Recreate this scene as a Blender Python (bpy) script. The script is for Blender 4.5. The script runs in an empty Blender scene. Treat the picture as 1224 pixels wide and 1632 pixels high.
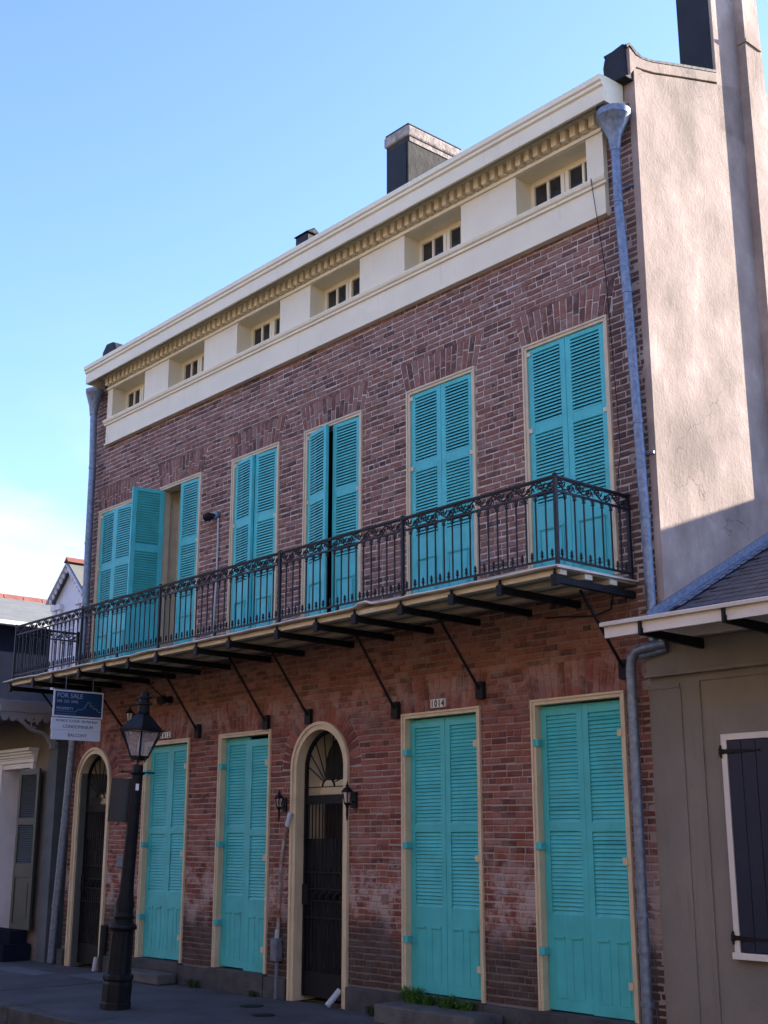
import bpy, bmesh, math, random
from mathutils import Vector, Matrix, noise
R = math.radians
random.seed(7)
S = bpy.context.scene
COL = S.collection

# ------------------------------------------------------------------ camera, sky, sun, exposure
cam_d = bpy.data.cameras.new("camera")
cam = bpy.data.objects.new("camera", cam_d); COL.objects.link(cam)
cam.location = (3.0616, -8.9686, 1.60)
cam.rotation_euler = (R(90 + 14.753), 0, R(48.766))
cam_d.sensor_width = 36.0; cam_d.lens = 1987.72 / 1632 * 36.0
cam_d.clip_start = .05; cam_d.clip_end = 3000
S.camera = cam
SUN = Vector((1.0, 3.5, 1.27)).normalized()                      # towards the sun: low, behind the house on the right
elev = math.asin(SUN.z); azim = math.atan2(SUN.x, SUN.y)
W = bpy.data.worlds.new("World"); S.world = W; W.use_nodes = True
wn = W.node_tree.nodes; wl = W.node_tree.links
bg = wn["Background"]; bg.inputs["Strength"].default_value = 0.10
sky = wn.new("ShaderNodeTexSky"); sky.sky_type = 'NISHITA'; sky.sun_disc = False
sky.sun_elevation = elev; sky.sun_rotation = azim
sky.altitude = 0; sky.air_density = 1.0; sky.dust_density = 0.6; sky.ozone_density = 3.0
tc = wn.new("ShaderNodeTexCoord"); sx = wn.new("ShaderNodeSeparateXYZ"); wl.new(tc.outputs["Generated"], sx.inputs[0])
mpc = wn.new("ShaderNodeMapping"); mpc.inputs["Scale"].default_value = (1, 1, 3.2); wl.new(tc.outputs["Generated"], mpc.inputs[0])
cn = wn.new("ShaderNodeTexNoise"); cn.inputs["Scale"].default_value = 2.6; cn.inputs["Detail"].default_value = 7; cn.inputs["Roughness"].default_value = .52
wl.new(mpc.outputs[0], cn.inputs["Vector"])
cr = wn.new("ShaderNodeValToRGB"); cr.color_ramp.elements[0].position = .46; cr.color_ramp.elements[1].position = .59; wl.new(cn.outputs[0], cr.inputs[0])
hr = wn.new("ShaderNodeValToRGB"); e_ = hr.color_ramp.elements; e_[0].position = .0; e_[1].position = .42
for p_, v_ in ((.14, 1.0), (.24, .55), (.31, .12)): q_ = e_.new(p_); q_.color = (v_, v_, v_, 1)
e_[0].color = (1, 1, 1, 1); e_[-1].color = (0, 0, 0, 1); wl.new(sx.outputs[2], hr.inputs[0])
cm = wn.new("ShaderNodeMath"); cm.operation = 'MULTIPLY'; wl.new(cr.outputs[0], cm.inputs[0]); wl.new(hr.outputs[0], cm.inputs[1])
cx = wn.new("ShaderNodeMix"); cx.data_type = 'RGBA'; wl.new(cm.outputs[0], cx.inputs[0]); tn = wn.new("ShaderNodeMix"); tn.data_type = 'RGBA'; tn.blend_type = 'MULTIPLY'; tn.inputs[0].default_value = 1; tn.inputs[7].default_value = (.76, .765, .98, 1); wl.new(sky.outputs[0], tn.inputs[6]); wl.new(tn.outputs[2], cx.inputs[6]); cx.inputs[7].default_value = (2.3, 2.25, 2.2, 1)
wl.new(cx.outputs[2], bg.inputs[0])
sd = bpy.data.lights.new("sun", 'SUN'); sd.energy = 3.5; sd.angle = R(0.5); sd.color = (1, .90, .78)
sun = bpy.data.objects.new("sun", sd); COL.objects.link(sun); sun.location = SUN * 40
sun.rotation_euler = SUN.to_track_quat('Z', 'Y').to_euler()
S.view_settings.view_transform = 'Standard'; S.view_settings.look = 'None'
S.view_settings.gamma = 1.0; S.view_settings.exposure = 2.5
S.view_settings.use_curve_mapping = False
S.render.engine = 'CYCLES'; S.cycles.max_bounces = 6; S.cycles.use_denoising = True

# ------------------------------------------------------------------ materials
def mat(name, c, rough=.6, var=.12, scale=3.0, bump=.0, bscale=40, metal=0, spec=.4, c2=None, mixscale=None):
    m = bpy.data.materials.new(name); m.use_nodes = True
    n = m.node_tree.nodes; l = m.node_tree.links; b = n["Principled BSDF"]
    b.inputs["Roughness"].default_value = rough; b.inputs["Metallic"].default_value = metal
    b.inputs["Specular IOR Level"].default_value = spec
    g = n.new("ShaderNodeNewGeometry")
    t = n.new("ShaderNodeTexNoise"); t.inputs["Scale"].default_value = scale; t.inputs["Detail"].default_value = 6
    l.new(g.outputs["Position"], t.inputs["Vector"])
    r = n.new("ShaderNodeValToRGB")
    r.color_ramp.elements[0].position = .3; r.color_ramp.elements[1].position = .7
    a = c2 if c2 else [x * (1 - var) for x in c]; d = c if c2 else [min(1, x * (1 + var)) for x in c]
    r.color_ramp.elements[0].color = (*a, 1); r.color_ramp.elements[1].color = (*d, 1)
    l.new(t.outputs[0], r.inputs[0]); l.new(r.outputs[0], b.inputs["Base Color"])
    if bump:
        t2 = n.new("ShaderNodeTexNoise"); t2.inputs["Scale"].default_value = bscale; t2.inputs["Detail"].default_value = 5
        l.new(g.outputs["Position"], t2.inputs["Vector"])
        bp = n.new("ShaderNodeBump"); bp.inputs["Strength"].default_value = bump; bp.inputs["Distance"].default_value = .02
        l.new(t2.outputs[0], bp.inputs["Height"]); l.new(bp.outputs[0], b.inputs["Normal"])
    return m

def worn(m, dirt, lo=.58, hi=.78, amount=.5, chips=None):
    """vertical rain streaks and small chips on painted wood"""
    nt = m.node_tree; b = nt.nodes["Principled BSDF"]; src = b.inputs["Base Color"].links[0].from_socket
    g = nt.nodes.new("ShaderNodeNewGeometry"); mp = nt.nodes.new("ShaderNodeMapping"); nt.links.new(g.outputs["Position"], mp.inputs[0])
    mp.inputs["Scale"].default_value = (9, 9, .8)
    f = math_(nt, 'MULTIPLY', ramp_(nt, noise_(nt, mp.outputs[0], 2.0, 6, .6), [(lo, 0.), (hi, 1.)]), amount)
    out = mixc(nt, f, src, dirt)
    if chips:
        f2 = ramp_(nt, noise_(nt, g.outputs["Position"], 14, 8, .75), [(.70, 0.), (.73, 1.)]); out = mixc(nt, math_(nt, 'MULTIPLY', f2, .7), out, chips)
    nt.links.new(out, b.inputs["Base Color"])
def nd(nt, typ, **kw):
    x = nt.nodes.new(typ)
    for k, v in kw.items(): setattr(x, k, v)
    return x
def math_(nt, op, a, b=None, c=None, clamp=False):
    x = nt.nodes.new("ShaderNodeMath"); x.operation = op; x.use_clamp = clamp
    for i, v in enumerate((a, b, c)):
        if v is None: continue
        if isinstance(v, (int, float)): x.inputs[i].default_value = v
        else: nt.links.new(v, x.inputs[i])
    return x.outputs[0]
def mixc(nt, f, a, b):
    x = nt.nodes.new("ShaderNodeMix"); x.data_type = 'RGBA'
    for sock, v in ((x.inputs[0], f), (x.inputs[6], a), (x.inputs[7], b)):
        if isinstance(v, (int, float)): sock.default_value = v
        elif isinstance(v, tuple): sock.default_value = (*v, 1)
        else: nt.links.new(v, sock)
    return x.outputs[2]
def noise_(nt, vec, scale, detail=5, rough=.55):
    t = nt.nodes.new("ShaderNodeTexNoise"); t.inputs["Scale"].default_value = scale
    t.inputs["Detail"].default_value = detail; t.inputs["Roughness"].default_value = rough
    nt.links.new(vec, t.inputs["Vector"]); return t.outputs[0]
def ramp_(nt, fac, stops, interp='LINEAR'):
    r = nt.nodes.new("ShaderNodeValToRGB"); r.color_ramp.interpolation = interp
    e = r.color_ramp.elements
    e.remove(e[1])
    for i, (p, c) in enumerate(stops):
        el = e[0] if i == 0 else e.new(p)
        el.position = p; el.color = (*c, 1) if isinstance(c, tuple) else (c, c, c, 1)
    nt.links.new(fac, r.inputs[0]); return r.outputs[0]

def masonry(name, is_mortar):
    """old brick: tint per brick, soot near the pavement, lime bloom, dark weathering at the right corner"""
    m = bpy.data.materials.new(name); m.use_nodes = True; nt = m.node_tree
    b = nt.nodes["Principled BSDF"]; b.inputs["Roughness"].default_value = .9; b.inputs["Specular IOR Level"].default_value = .2
    g = nt.nodes.new("ShaderNodeNewGeometry"); P = g.outputs["Position"]
    sp = nt.nodes.new("ShaderNodeSeparateXYZ"); nt.links.new(P, sp.inputs[0]); X, Z = sp.outputs[0], sp.outputs[2]
    fine = noise_(nt, P, 55, 4); mid = noise_(nt, P, 7, 5); big = noise_(nt, P, 1.3, 4)
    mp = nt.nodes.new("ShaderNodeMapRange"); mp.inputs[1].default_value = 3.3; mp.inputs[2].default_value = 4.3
    nt.links.new(math_(nt, 'ADD', Z, math_(nt, 'MULTIPLY', big, .8)), mp.inputs[0]); upf = mp.outputs[0]  # redder low, paler high: fading, partly shade and skylight put into colour
    if is_mortar:
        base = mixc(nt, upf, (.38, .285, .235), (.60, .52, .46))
        base = mixc(nt, ramp_(nt, mid, [(.4, 0.0), (.7, 1.0)]), base, (.30, .24, .21))
    else:
        oi = nt.nodes.new("ShaderNodeObjectInfo")
        rnd = math_(nt, 'FRACT', math_(nt, 'ADD', g.outputs["Random Per Island"], oi.outputs["Random"]))
        rnd = math_(nt, 'ADD', math_(nt, 'MULTIPLY', rnd, .8), math_(nt, 'MULTIPLY', mid, .25))
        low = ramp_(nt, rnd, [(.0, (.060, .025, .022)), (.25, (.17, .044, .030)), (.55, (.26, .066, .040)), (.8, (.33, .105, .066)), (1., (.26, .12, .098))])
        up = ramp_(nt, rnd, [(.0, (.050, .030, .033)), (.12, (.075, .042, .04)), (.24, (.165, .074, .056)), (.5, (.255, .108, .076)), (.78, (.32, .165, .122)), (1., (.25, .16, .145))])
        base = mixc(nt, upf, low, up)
        base = mixc(nt, math_(nt, 'MULTIPLY', noise_(nt, P, 28, 6, .7), .5), base, (.085, .055, .05))
    if not is_mortar:
        sm = math_(nt, 'MULTIPLY', ramp_(nt, noise_(nt, P, 16, 6, .7), [(.50, 0.), (.66, 1.)]), math_(nt, 'MULTIPLY_ADD', upf, .38, .10))
        base = mixc(nt, sm, base, (.40, .31, .28))
    else:
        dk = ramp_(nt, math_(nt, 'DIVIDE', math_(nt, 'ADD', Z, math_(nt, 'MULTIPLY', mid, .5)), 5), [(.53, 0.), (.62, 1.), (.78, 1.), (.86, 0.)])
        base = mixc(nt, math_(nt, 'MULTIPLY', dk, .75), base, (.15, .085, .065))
    # lime bloom and old paint left on the lower wall
    hb = ramp_(nt, math_(nt, 'DIVIDE', math_(nt, 'ADD', Z, .2), 3.6), [(.0, .15), (.12, .55), (.36, 1.0), (.47, .25), (.78, .05), (.92, .4), (1., .0)])
    bl = math_(nt, 'MULTIPLY', ramp_(nt, noise_(nt, P, 3.4, 8, .68), [(.46, 0.), (.55, 1.)]), hb)
    base = mixc(nt, math_(nt, 'MULTIPLY', bl, .80), base, (.44, .345, .315))
    # soot by the pavement
    so = math_(nt, 'MULTIPLY', ramp_(nt, math_(nt, 'ADD', math_(nt, 'DIVIDE', Z, 1.25), math_(nt, 'MULTIPLY', noise_(nt, P, 3.5, 5), .6)), [(.78, 1.), (1.12, 0.)]), .84)
    base = mixc(nt, so, base, (.045, .036, .032) if not is_mortar else (.12, .105, .095))
    # weathered black bricks along the right corner
    rc = math_(nt, 'MULTIPLY', ramp_(nt, math_(nt, 'ADD', math_(nt, 'MULTIPLY', math_(nt, 'ADD', X, 4.1), 1.6), math_(nt, 'MULTIPLY', mid, .3)), [(.35, 0.), (.6, 1.)]), ramp_(nt, math_(nt, 'DIVIDE', Z, 8), [(.44, 0.), (.5, 1.), (.82, .9), (1, .55)]))
    base = mixc(nt, math_(nt, 'MULTIPLY', rc, .62), base, (.04, .033, .034) if not is_mortar else (.33, .29, .27))
    nt.links.new(base, b.inputs["Base Color"])
    bp = nt.nodes.new("ShaderNodeBump"); bp.inputs["Strength"].default_value = .5; bp.inputs["Distance"].default_value = .008
    nt.links.new(fine, bp.inputs["Height"]); nt.links.new(bp.outputs[0], b.inputs["Normal"])
    return m
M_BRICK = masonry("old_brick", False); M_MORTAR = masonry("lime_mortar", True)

def stucco(name, stops, rough=.9, bump=.5, streak=True, crack=True):
    m = bpy.data.materials.new(name); m.use_nodes = True; nt = m.node_tree
    b = nt.nodes["Principled BSDF"]; b.inputs["Roughness"].default_value = rough; b.inputs["Specular IOR Level"].default_value = .2
    g = nt.nodes.new("ShaderNodeNewGeometry"); P = g.outputs["Position"]
    v = nt.nodes.new("ShaderNodeMapping"); nt.links.new(P, v.inputs[0]); v.inputs["Scale"].default_value = (1, 1, .75)
    a = noise_(nt, v.outputs[0], 1.7, 9, .62); c = noise_(nt, P, 30, 5); d = noise_(nt, P, .6, 4)
    f = math_(nt, 'ADD', math_(nt, 'MULTIPLY', a, .6), math_(nt, 'MULTIPLY', d, .4))
    base = ramp_(nt, f, stops)
    base = mixc(nt, math_(nt, 'MULTIPLY', c, .18), base, stops[0][1])
    if crack:
        vo = nt.nodes.new("ShaderNodeTexVoronoi"); vo.feature = 'DISTANCE_TO_EDGE'; vo.inputs["Scale"].default_value = .55
        w = nt.nodes.new("ShaderNodeVectorMath"); w.operation = 'ADD'
        nz = nt.nodes.new("ShaderNodeTexNoise"); nz.inputs["Scale"].default_value = 2.5; nz.inputs["Detail"].default_value = 6
        nt.links.new(P, nz.inputs["Vector"]); nt.links.new(P, w.inputs[0]); nt.links.new(nz.outputs[1], w.inputs[1])
        nt.links.new(w.outputs[0], vo.inputs["Vector"])
        ck = math_(nt, 'MULTIPLY', ramp_(nt, vo.outputs["Distance"], [(.0, 1.), (.006, 0.)]), ramp_(nt, noise_(nt, P, .8, 2), [(.52, 0.), (.6, .7)]))
        base = mixc(nt, ck, base, tuple(x * .45 for x in stops[0][1]))
    nt.links.new(base, b.inputs["Base Color"])
    bp = nt.nodes.new("ShaderNodeBump"); bp.inputs["Strength"].default_value = bump; bp.inputs["Distance"].default_value = .03
    nt.links.new(math_(nt, 'ADD', a, math_(nt, 'MULTIPLY', c, .3)), bp.inputs["Height"]); nt.links.new(bp.outputs[0], b.inputs["Normal"])
    return m
M_GABLE = stucco("pink_stucco", [(.38, (.23, .18, .145)), (.46, (.33, .255, .21)), (.52, (.39, .30, .25)), (.60, (.51, .415, .345))])
M_TAUPE = stucco("taupe_stucco", [(.38, (.185, .165, .14)), (.5, (.215, .19, .16)), (.62, (.245, .212, .172))], bump=.25, crack=False)
M_LWALL = stucco("left_stucco", [(.3, (.15, .125, .10)), (.5, (.19, .16, .13)), (.7, (.24, .21, .18))], bump=.3)
M_GREYST = stucco("grey_stucco", [(.3, (.07, .075, .07)), (.5, (.11, .115, .105)), (.7, (.17, .17, .155))], bump=.4)
M_CREAM = mat("cream_paint", (.78, .69, .49), .5, .05, 2.0, .08, 30)
M_CREAM2 = mat("aged_cream_paint", (.62, .53, .37), .6, .12, 5.0, .15, 40)
M_TRIM = mat("door_trim_paint", (.60, .48, .31), .5, .10, 6.0, .1, 40)
M_TEAL = mat("turquoise_paint", (.064, .46, .465), .5, .10, 5.0, .06, 60)
M_IRON = mat("black_iron", (.012, .012, .0135), .55, .3, 8, .2, 80, spec=.15)
M_RAIL = mat("railing_iron", (.016, .015, .019), .55, .3, 12, .2, 90, spec=.3)
M_TAR = mat("black_tar", (.010, .010, .012), .7, .4, 4, .4, 12)
M_TARG = mat("weathered_tar", (.05, .047, .04), .9, .3, 5, .4, 14, c2=(.018, .018, .017))
M_CAP = mat("chipped_cap", (.42, .36, .31), .9, .2, 9, .6, 20, c2=(.20, .16, .14))
M_ZINC = mat("galvanised_steel", (.25, .285, .35), .5, .2, 22, .0, 40, metal=.6, c2=(.13, .16, .21))
M_WHITE = mat("white_paint", (.70, .69, .70), .5, .06, 4, .05, 30)
M_FASCIA = mat("eave_paint", (.66, .60, .53), .5, .06, 4, .05, 30)
M_MEMB = mat("deck_membrane", (.62, .55, .45), .8, .15, 8, .4, 25)
M_SOFF = mat("deck_soffit", (.34, .29, .20), .8, .15, 6, .1, 25)
M_GREYP = mat("grey_trim_paint", (.27, .255, .27), .6, .1, 5, .1, 30)
M_NAVY = mat("navy_paint", (.010, .013, .034), .5, .12, 5, .08, 40)
M_NAVYW = mat("navy_wall", (.011, .014, .026), .95, .12, 3, .1, 30, spec=.03)  # dull and dark: shade on the far house wall put into the colour
M_GREEN = mat("dark_green_paint", (.040, .043, .034), .5, .12, 5, .1, 40)
M_SLATE = mat("roof_slate", (.075, .066, .075), .6, .3, 7, .3, 30)
M_LROOF = mat("pale_roof_slate", (.16, .18, .23), .55, .25, 6, .2, 25)
M_SHING = mat("grey_shingle", (.15, .155, .145), .9, .15, 4, .3, 20)
M_TILE = mat("red_ridge_tile", (.24, .085, .06), .85, .2, 6, .2, 20)
M_ASPH = mat("asphalt", (.026, .026, .028), .9, .2, 2.5, .5, 90)
M_CONC = mat("sidewalk_concrete", (.085, .086, .092), .9, .25, 1.6, .35, 60, c2=(.045, .047, .051))
M_CONCL = mat("pale_concrete", (.11, .12, .14), .9, .12, 3, .2, 60)
M_STONE = mat("dark_granite", (.058, .056, .058), .85, .35, 5, .4, 30)
M_STEP = mat("step_stone", (.095, .092, .09), .9, .3, 6, .4, 35)
M_WOOD = mat("dark_door_wood", (.022, .015, .012), .5, .25, 6, .1, 50)
M_DARK = mat("dark_interior", (.010, .009, .009), .9, .2, 3)
M_SIGNB = mat("sign_blue", (.010, .040, .10), .35, .08, 3)
M_SIGNW = mat("sign_white", (.62, .64, .70), .45, .04, 3)
M_SIGNT = mat("sign_lettering", (.30, .36, .44), .5, .04, 3)
M_SIGND = mat("sign_dark_lettering", (.05, .07, .12), .5, .04, 3)
M_PLATE = mat("number_tile", (.68, .67, .63), .4, .05, 5)
M_BLACK = mat("number_black", (.008, .008, .008), .5, .1, 5)
M_LEAF = mat("plant_green", (.050, .13, .020), .6, .35, 12)
M_WEED = mat("weed_green", (.035, .06, .018), .7, .35, 12)
M_PVC = mat("grey_pvc", (.42, .44, .46), .45, .1, 5)
M_RUST = mat("rusty_conduit", (.40, .37, .35), .7, .2, 9, .2, 40, c2=(.20, .065, .025))
M_BOX = mat("grey_meter_box", (.13, .14, .17), .6, .25, 14, .15, 40)
M_ROOFD = mat("roof_felt", (.05, .05, .052), .9, .2, 4, .2, 20)
M_BLIND = mat("tan_blind", (.42, .27, .15), .8, .08, 6)
def glass(name, col=(.02, .022, .025), rough=.08):
    m = mat(name, col, rough, .15, 2); m.node_tree.nodes["Principled BSDF"].inputs["Specular IOR Level"].default_value = .6
    return m
M_GLASS = glass("window_glass")
def clear(name):
    m = bpy.data.materials.new(name); m.use_nodes = True; nt = m.node_tree; n = nt.nodes
    b = n["Principled BSDF"]; b.inputs["Base Color"].default_value = (.5, .5, .52, 1)
    b.inputs["Roughness"].default_value = .25; b.inputs["Alpha"].default_value = .20
    return m
M_LGLASS = clear("lantern_glass")
M_SCREEN = mat("see_through_black", (.012, .012, .013), .6, .2, 6); M_SCREEN.node_tree.nodes["Principled BSDF"].inputs["Alpha"].default_value = .75

worn(M_CREAM, (.46, .38, .25), amount=.35); worn(M_TRIM, (.30, .23, .14), amount=.5, chips=(.22, .17, .12))
worn(M_TEAL, (.05, .28, .28), amount=.45, chips=(.16, .36, .34)); worn(M_TAUPE, (.13, .115, .098), .55, .75, .4)
# ------------------------------------------------------------------ builders
WP = {}                                                            # world position of every object (no rotation on things)
class MB:
    def __init__(s): s.v = []; s.f = []
    def add(s, v, f):
        o = len(s.v); s.v += [tuple(p) for p in v]; s.f += [tuple(i + o for i in q) for q in f]; return s
    def box(s, x0, x1, y0, y1, z0, z1):
        return s.add([(x0,y0,z0),(x1,y0,z0),(x1,y1,z0),(x0,y1,z0),(x0,y0,z1),(x1,y0,z1),(x1,y1,z1),(x0,y1,z1)],
              [(0,3,2,1),(4,5,6,7),(0,1,5,4),(1,2,6,5),(2,3,7,6),(3,0,4,7)])
    def obox(s, c, ax, ay, az):                                    # oriented box: centre and three half-axis vectors
        c = Vector(c); ax, ay, az = Vector(ax), Vector(ay), Vector(az)
        v = [c + sx*ax + sy*ay + sz*az for sz in (-1,1) for sx, sy in ((-1,-1),(1,-1),(1,1),(-1,1))]
        return s.add(v, [(0,3,2,1),(4,5,6,7),(0,1,5,4),(1,2,6,5),(2,3,7,6),(3,0,4,7)])
    def bar(s, a, b, w, h=None, up=(0,0,1)):
        a, b = Vector(a), Vector(b); d = (b - a); L = d.length; d.normalize(); up = Vector(up)
        if abs(d.dot(up)) > .95: up = Vector((0,1,0))
        sx = d.cross(up).normalized(); uz = sx.cross(d)
        return s.obox((a+b)/2, d*L/2, sx*w/2, uz*(h or w)/2)
    def tube(s, pts, r, n=6, cap=True):
        pts = [Vector(p) for p in pts]; rs = r if isinstance(r, (list, tuple)) else [r]*len(pts)
        V = []; F = []; prev = None
        for i, p in enumerate(pts):
            d = (pts[min(i+1, len(pts)-1)] - pts[max(i-1, 0)]).normalized()
            if prev is None:
                u = d.cross(Vector((0,0,1)) if abs(d.z) < .9 else Vector((0,1,0))).normalized()
            else: u = (prev - d*prev.dot(d)).normalized()
            prev = u; w = d.cross(u)
            for k in range(n):
                a = 2*math.pi*k/n; V.append(p + rs[i]*(math.cos(a)*u + math.sin(a)*w))
        for i in range(len(pts)-1):
            for k in range(n): F.append((i*n+k, i*n+(k+1)%n, (i+1)*n+(k+1)%n, (i+1)*n+k))
        if cap: F += [tuple(range(n))[::-1], tuple((len(pts)-1)*n+k for k in range(n))]
        return s.add(V, F)
    def lathe(s, c, prof, n=12, rot=0, flute=0):
        V = []; F = []
        for r, z in prof:
            for k in range(n):
                a = 2*math.pi*k/n + rot; rr = r*(1 - flute*(k % 2)); V.append((c[0]+rr*math.cos(a), c[1]+rr*math.sin(a), c[2]+z))
        for i in range(len(prof)-1):
            for k in range(n): F.append((i*n+k, i*n+(k+1)%n, (i+1)*n+(k+1)%n, (i+1)*n+k))
        F += [tuple(range(n))[::-1], tuple((len(prof)-1)*n+k for k in range(n))]
        return s.add(V, F)
    def prism(s, poly, ax, a, b):
        """polygon in the two other axes, extruded along axis ax from a to b"""
        def P(q, t):
            q = list(q); q.insert(ax, t); return q
        n = len(poly); V = [P(q, a) for q in poly] + [P(q, b) for q in poly]
        return s.add(V, [tuple(range(n))[::-1], tuple(range(n, 2*n))] + [(i, (i+1)%n, n+(i+1)%n, n+i) for i in range(n)])
    def mesh(s, name, origin=(0,0,0)):
        me = bpy.data.meshes.new(name); o = Vector(origin)
        me.from_pydata([Vector(p) - o for p in s.v], [], s.f); me.update(); return me
    def build(s, name, m, parent=None, origin=None, local=False, smooth=False, bevel=0, fix=True):
        """origin None: bottom centre of the bounding box; local: vertices are already in the parent's space"""
        if origin is None and not local:
            lo = [min(p[i] for p in s.v) for i in range(3)]; hi = [max(p[i] for p in s.v) for i in range(3)]
            origin = ((lo[0]+hi[0])/2, (lo[1]+hi[1])/2, lo[2])
        if local: origin = (0,0,0) if origin is None else origin
        me = s.mesh(name, origin)
        if fix:
            b = bmesh.new(); b.from_mesh(me); bmesh.ops.recalc_face_normals(b, faces=b.faces); b.to_mesh(me); b.free()
        if smooth:
            for p in me.polygons: p.use_smooth = True
            me.set_sharp_from_angle(angle=R(38))
        me.materials.append(m)
        return place(name, me, parent, origin, local, bevel)
def place(name, me, parent=None, origin=(0,0,0), local=False, bevel=0):
    o = bpy.data.objects.new(name, me); COL.objects.link(o)
    origin = Vector(origin)
    if parent is not None:
        o.parent = parent; o.location = origin if local else origin - WP[parent.name]
        WP[o.name] = WP[parent.name] + o.location
    else: o.location = origin; WP[o.name] = origin
    if bevel:
        md = o.modifiers.new("bevel", 'BEVEL'); md.width = bevel; md.segments = 2; md.limit_method = 'ANGLE'; md.angle_limit = R(40)
    return o
def copy_to(src, loc, parent=None):
    o = src.copy(); COL.objects.link(o); o.parent = parent
    o.location = Vector(loc) - (WP[parent.name] if parent else Vector()); WP[o.name] = Vector(loc); return o
def tag(o, label=None, cat=None, group=None, kind=None):
    for k, v in (("label", label), ("category", cat), ("group", group), ("kind", kind)):
        if v: o[k] = v
    return o
def thing(name, loc, label, cat, group=None):
    o = bpy.data.objects.new(name, None); COL.objects.link(o); o.location = loc; o.empty_display_size = .2
    WP[o.name] = Vector(loc); return tag(o, label, cat, group)
DG = None
def text(body, size, m, parent, org, xdir, ydir, name="lettering", align='LEFT', bold=0.0, sx=1.0, depth=.0015):
    """flat print standing in the plane of xdir, ydir"""
    c = bpy.data.curves.new(name, 'FONT'); c.body = body; c.size = size; c.align_x = align; c.extrude = depth; c.offset = bold
    c.resolution_u = 3
    o = bpy.data.objects.new(name, c); COL.objects.link(o)
    bpy.context.view_layer.update()
    me = bpy.data.meshes.new_from_object(o.evaluated_get(bpy.context.evaluated_depsgraph_get()))
    bpy.data.objects.remove(o); bpy.data.curves.remove(c)
    X = Vector(xdir).normalized(); Y = Vector(ydir).normalized(); Zd = X.cross(Y)
    T = Matrix((X, Y, Zd)).transposed().to_4x4() @ Matrix.Diagonal((sx, 1, 1, 1)); me.transform(T)
    me.materials.clear(); me.materials.append(m)
    return place(name, me, parent, org)

GZ = -.12                                                          # sidewalk level
# ------------------------------------------------------------------ ground, street, sidewalk
g = MB().add([(-900,-900,-.31),(900,-900,-.31),(900,900,-.31),(-900,900,-.31)], [(0,1,2,3)])
tag(g.build("ground", M_CONC, fix=False), kind="structure")
s = MB(); nx = 60
vv = []; ff = []
for i in range(nx+1):
    x = -60 + i*2
    for y, z in ((-11.2, -.30), (-8.6, -.245), (-6.2, -.225), (-4.2, -.245), (-2.62, -.285)):
        vv.append((x, y, z))
for i in range(nx):
    for j in range(4): a = i*5+j; ff.append((a, a+5, a+6, a+1))
tag(s.add(vv, ff).build("street", M_ASPH, fix=False, smooth=False), kind="structure")
bed = MB().box(-60, 60, -2.40, 12, -.305, GZ-.02)
walk = tag(bed.build("sidewalk", M_CONC), kind="structure")
rs = random.Random(3)
xs = -27.0
while xs < 5:
    w = rs.choice((1.25, 1.5, 1.75)); y0s = [(-2.40, -1.30), (-1.30, .0)] if rs.random() < .8 else [(-2.40, -.9), (-.9, .0)]
    for (ya, yb) in y0s:
        yb2 = yb - .014 if yb < 0 else .03
        dz = rs.uniform(-.007, .006)
        pale = (-15.2 < xs < -12.2) and ((ya > -1.0 and rs.random() < .5))
        b = MB().box(xs+.007, xs+w-.007, ya+.004, yb2, GZ-.03, GZ+dz)
        b.build("paving_slab", M_CONC, walk, bevel=.006)
    xs += w
for (xa, xb, ya, yb) in ((-14.35, -13.05, -.98, -.62), (-12.75, -11.9, -.62, -.18)):
    tag(MB().box(xa, xb, ya, yb, GZ-.02, GZ+.008).build("repair_patch", M_CONCL, walk), "pale concrete repair patch")
kerb = tag(MB().box(-60, 60, -2.58, -2.405, -.305, GZ-.04).build("kerb", M_STONE), kind="structure")
xs = -26.
while xs < 4:
    w = rs.uniform(1.3, 2.1); dz = rs.uniform(-.012, .006); dy = rs.uniform(-.012, .012)
    MB().box(xs+.006, xs+w-.006, -2.60+dy, -2.406, -.30, GZ+dz).build("kerb_stone", M_STONE, kerb, bevel=.015); xs += w
far_walk = tag(MB().box(-60, 60, -14, -11.2, -.305, GZ).build("far_sidewalk", M_CONC), kind="structure")

# ------------------------------------------------------------------ townhouse
TH = thing("townhouse", (-8.8, 0, GZ), "three-storey brick townhouse with turquoise shutters, cream cornice and long iron balcony", "house")
XL, XR = -14.2, -3.43
UP = {1:(-13.81,-12.76),2:(-12.03,-10.97),3:(-10.22,-9.18),4:(-8.65,-7.56),5:(-6.77,-5.70),6:(-5.00,-3.91)}
GR = {2:(-12.11,-11.01),3:(-10.31,-9.22),5:(-6.87,-5.72),6:(-5.03,-3.92)}
AR = {1:(-14.015,-13.016),4:(-8.78,-7.755)}
AT = {1:(-13.507,-12.553),2:(-11.873,-10.942),3:(-10.128,-9.159),4:(-8.515,-7.548),5:(-6.739,-5.808),6:(-4.978,-4.022)}
UZ0, UZ1, GZ0, GZ1, SPR = 3.95, 6.50, .12, 2.89, 2.40
ZT = 7.60                                                          # top of the brick front (hidden by the cornice)
ops = [(a, b, UZ0, UZ1) for a, b in UP.values()] + [(a, b, GZ0, GZ1) for a, b in GR.values()]
arches = [(a, b, GZ, SPR) for a, b in AR.values()]
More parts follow.
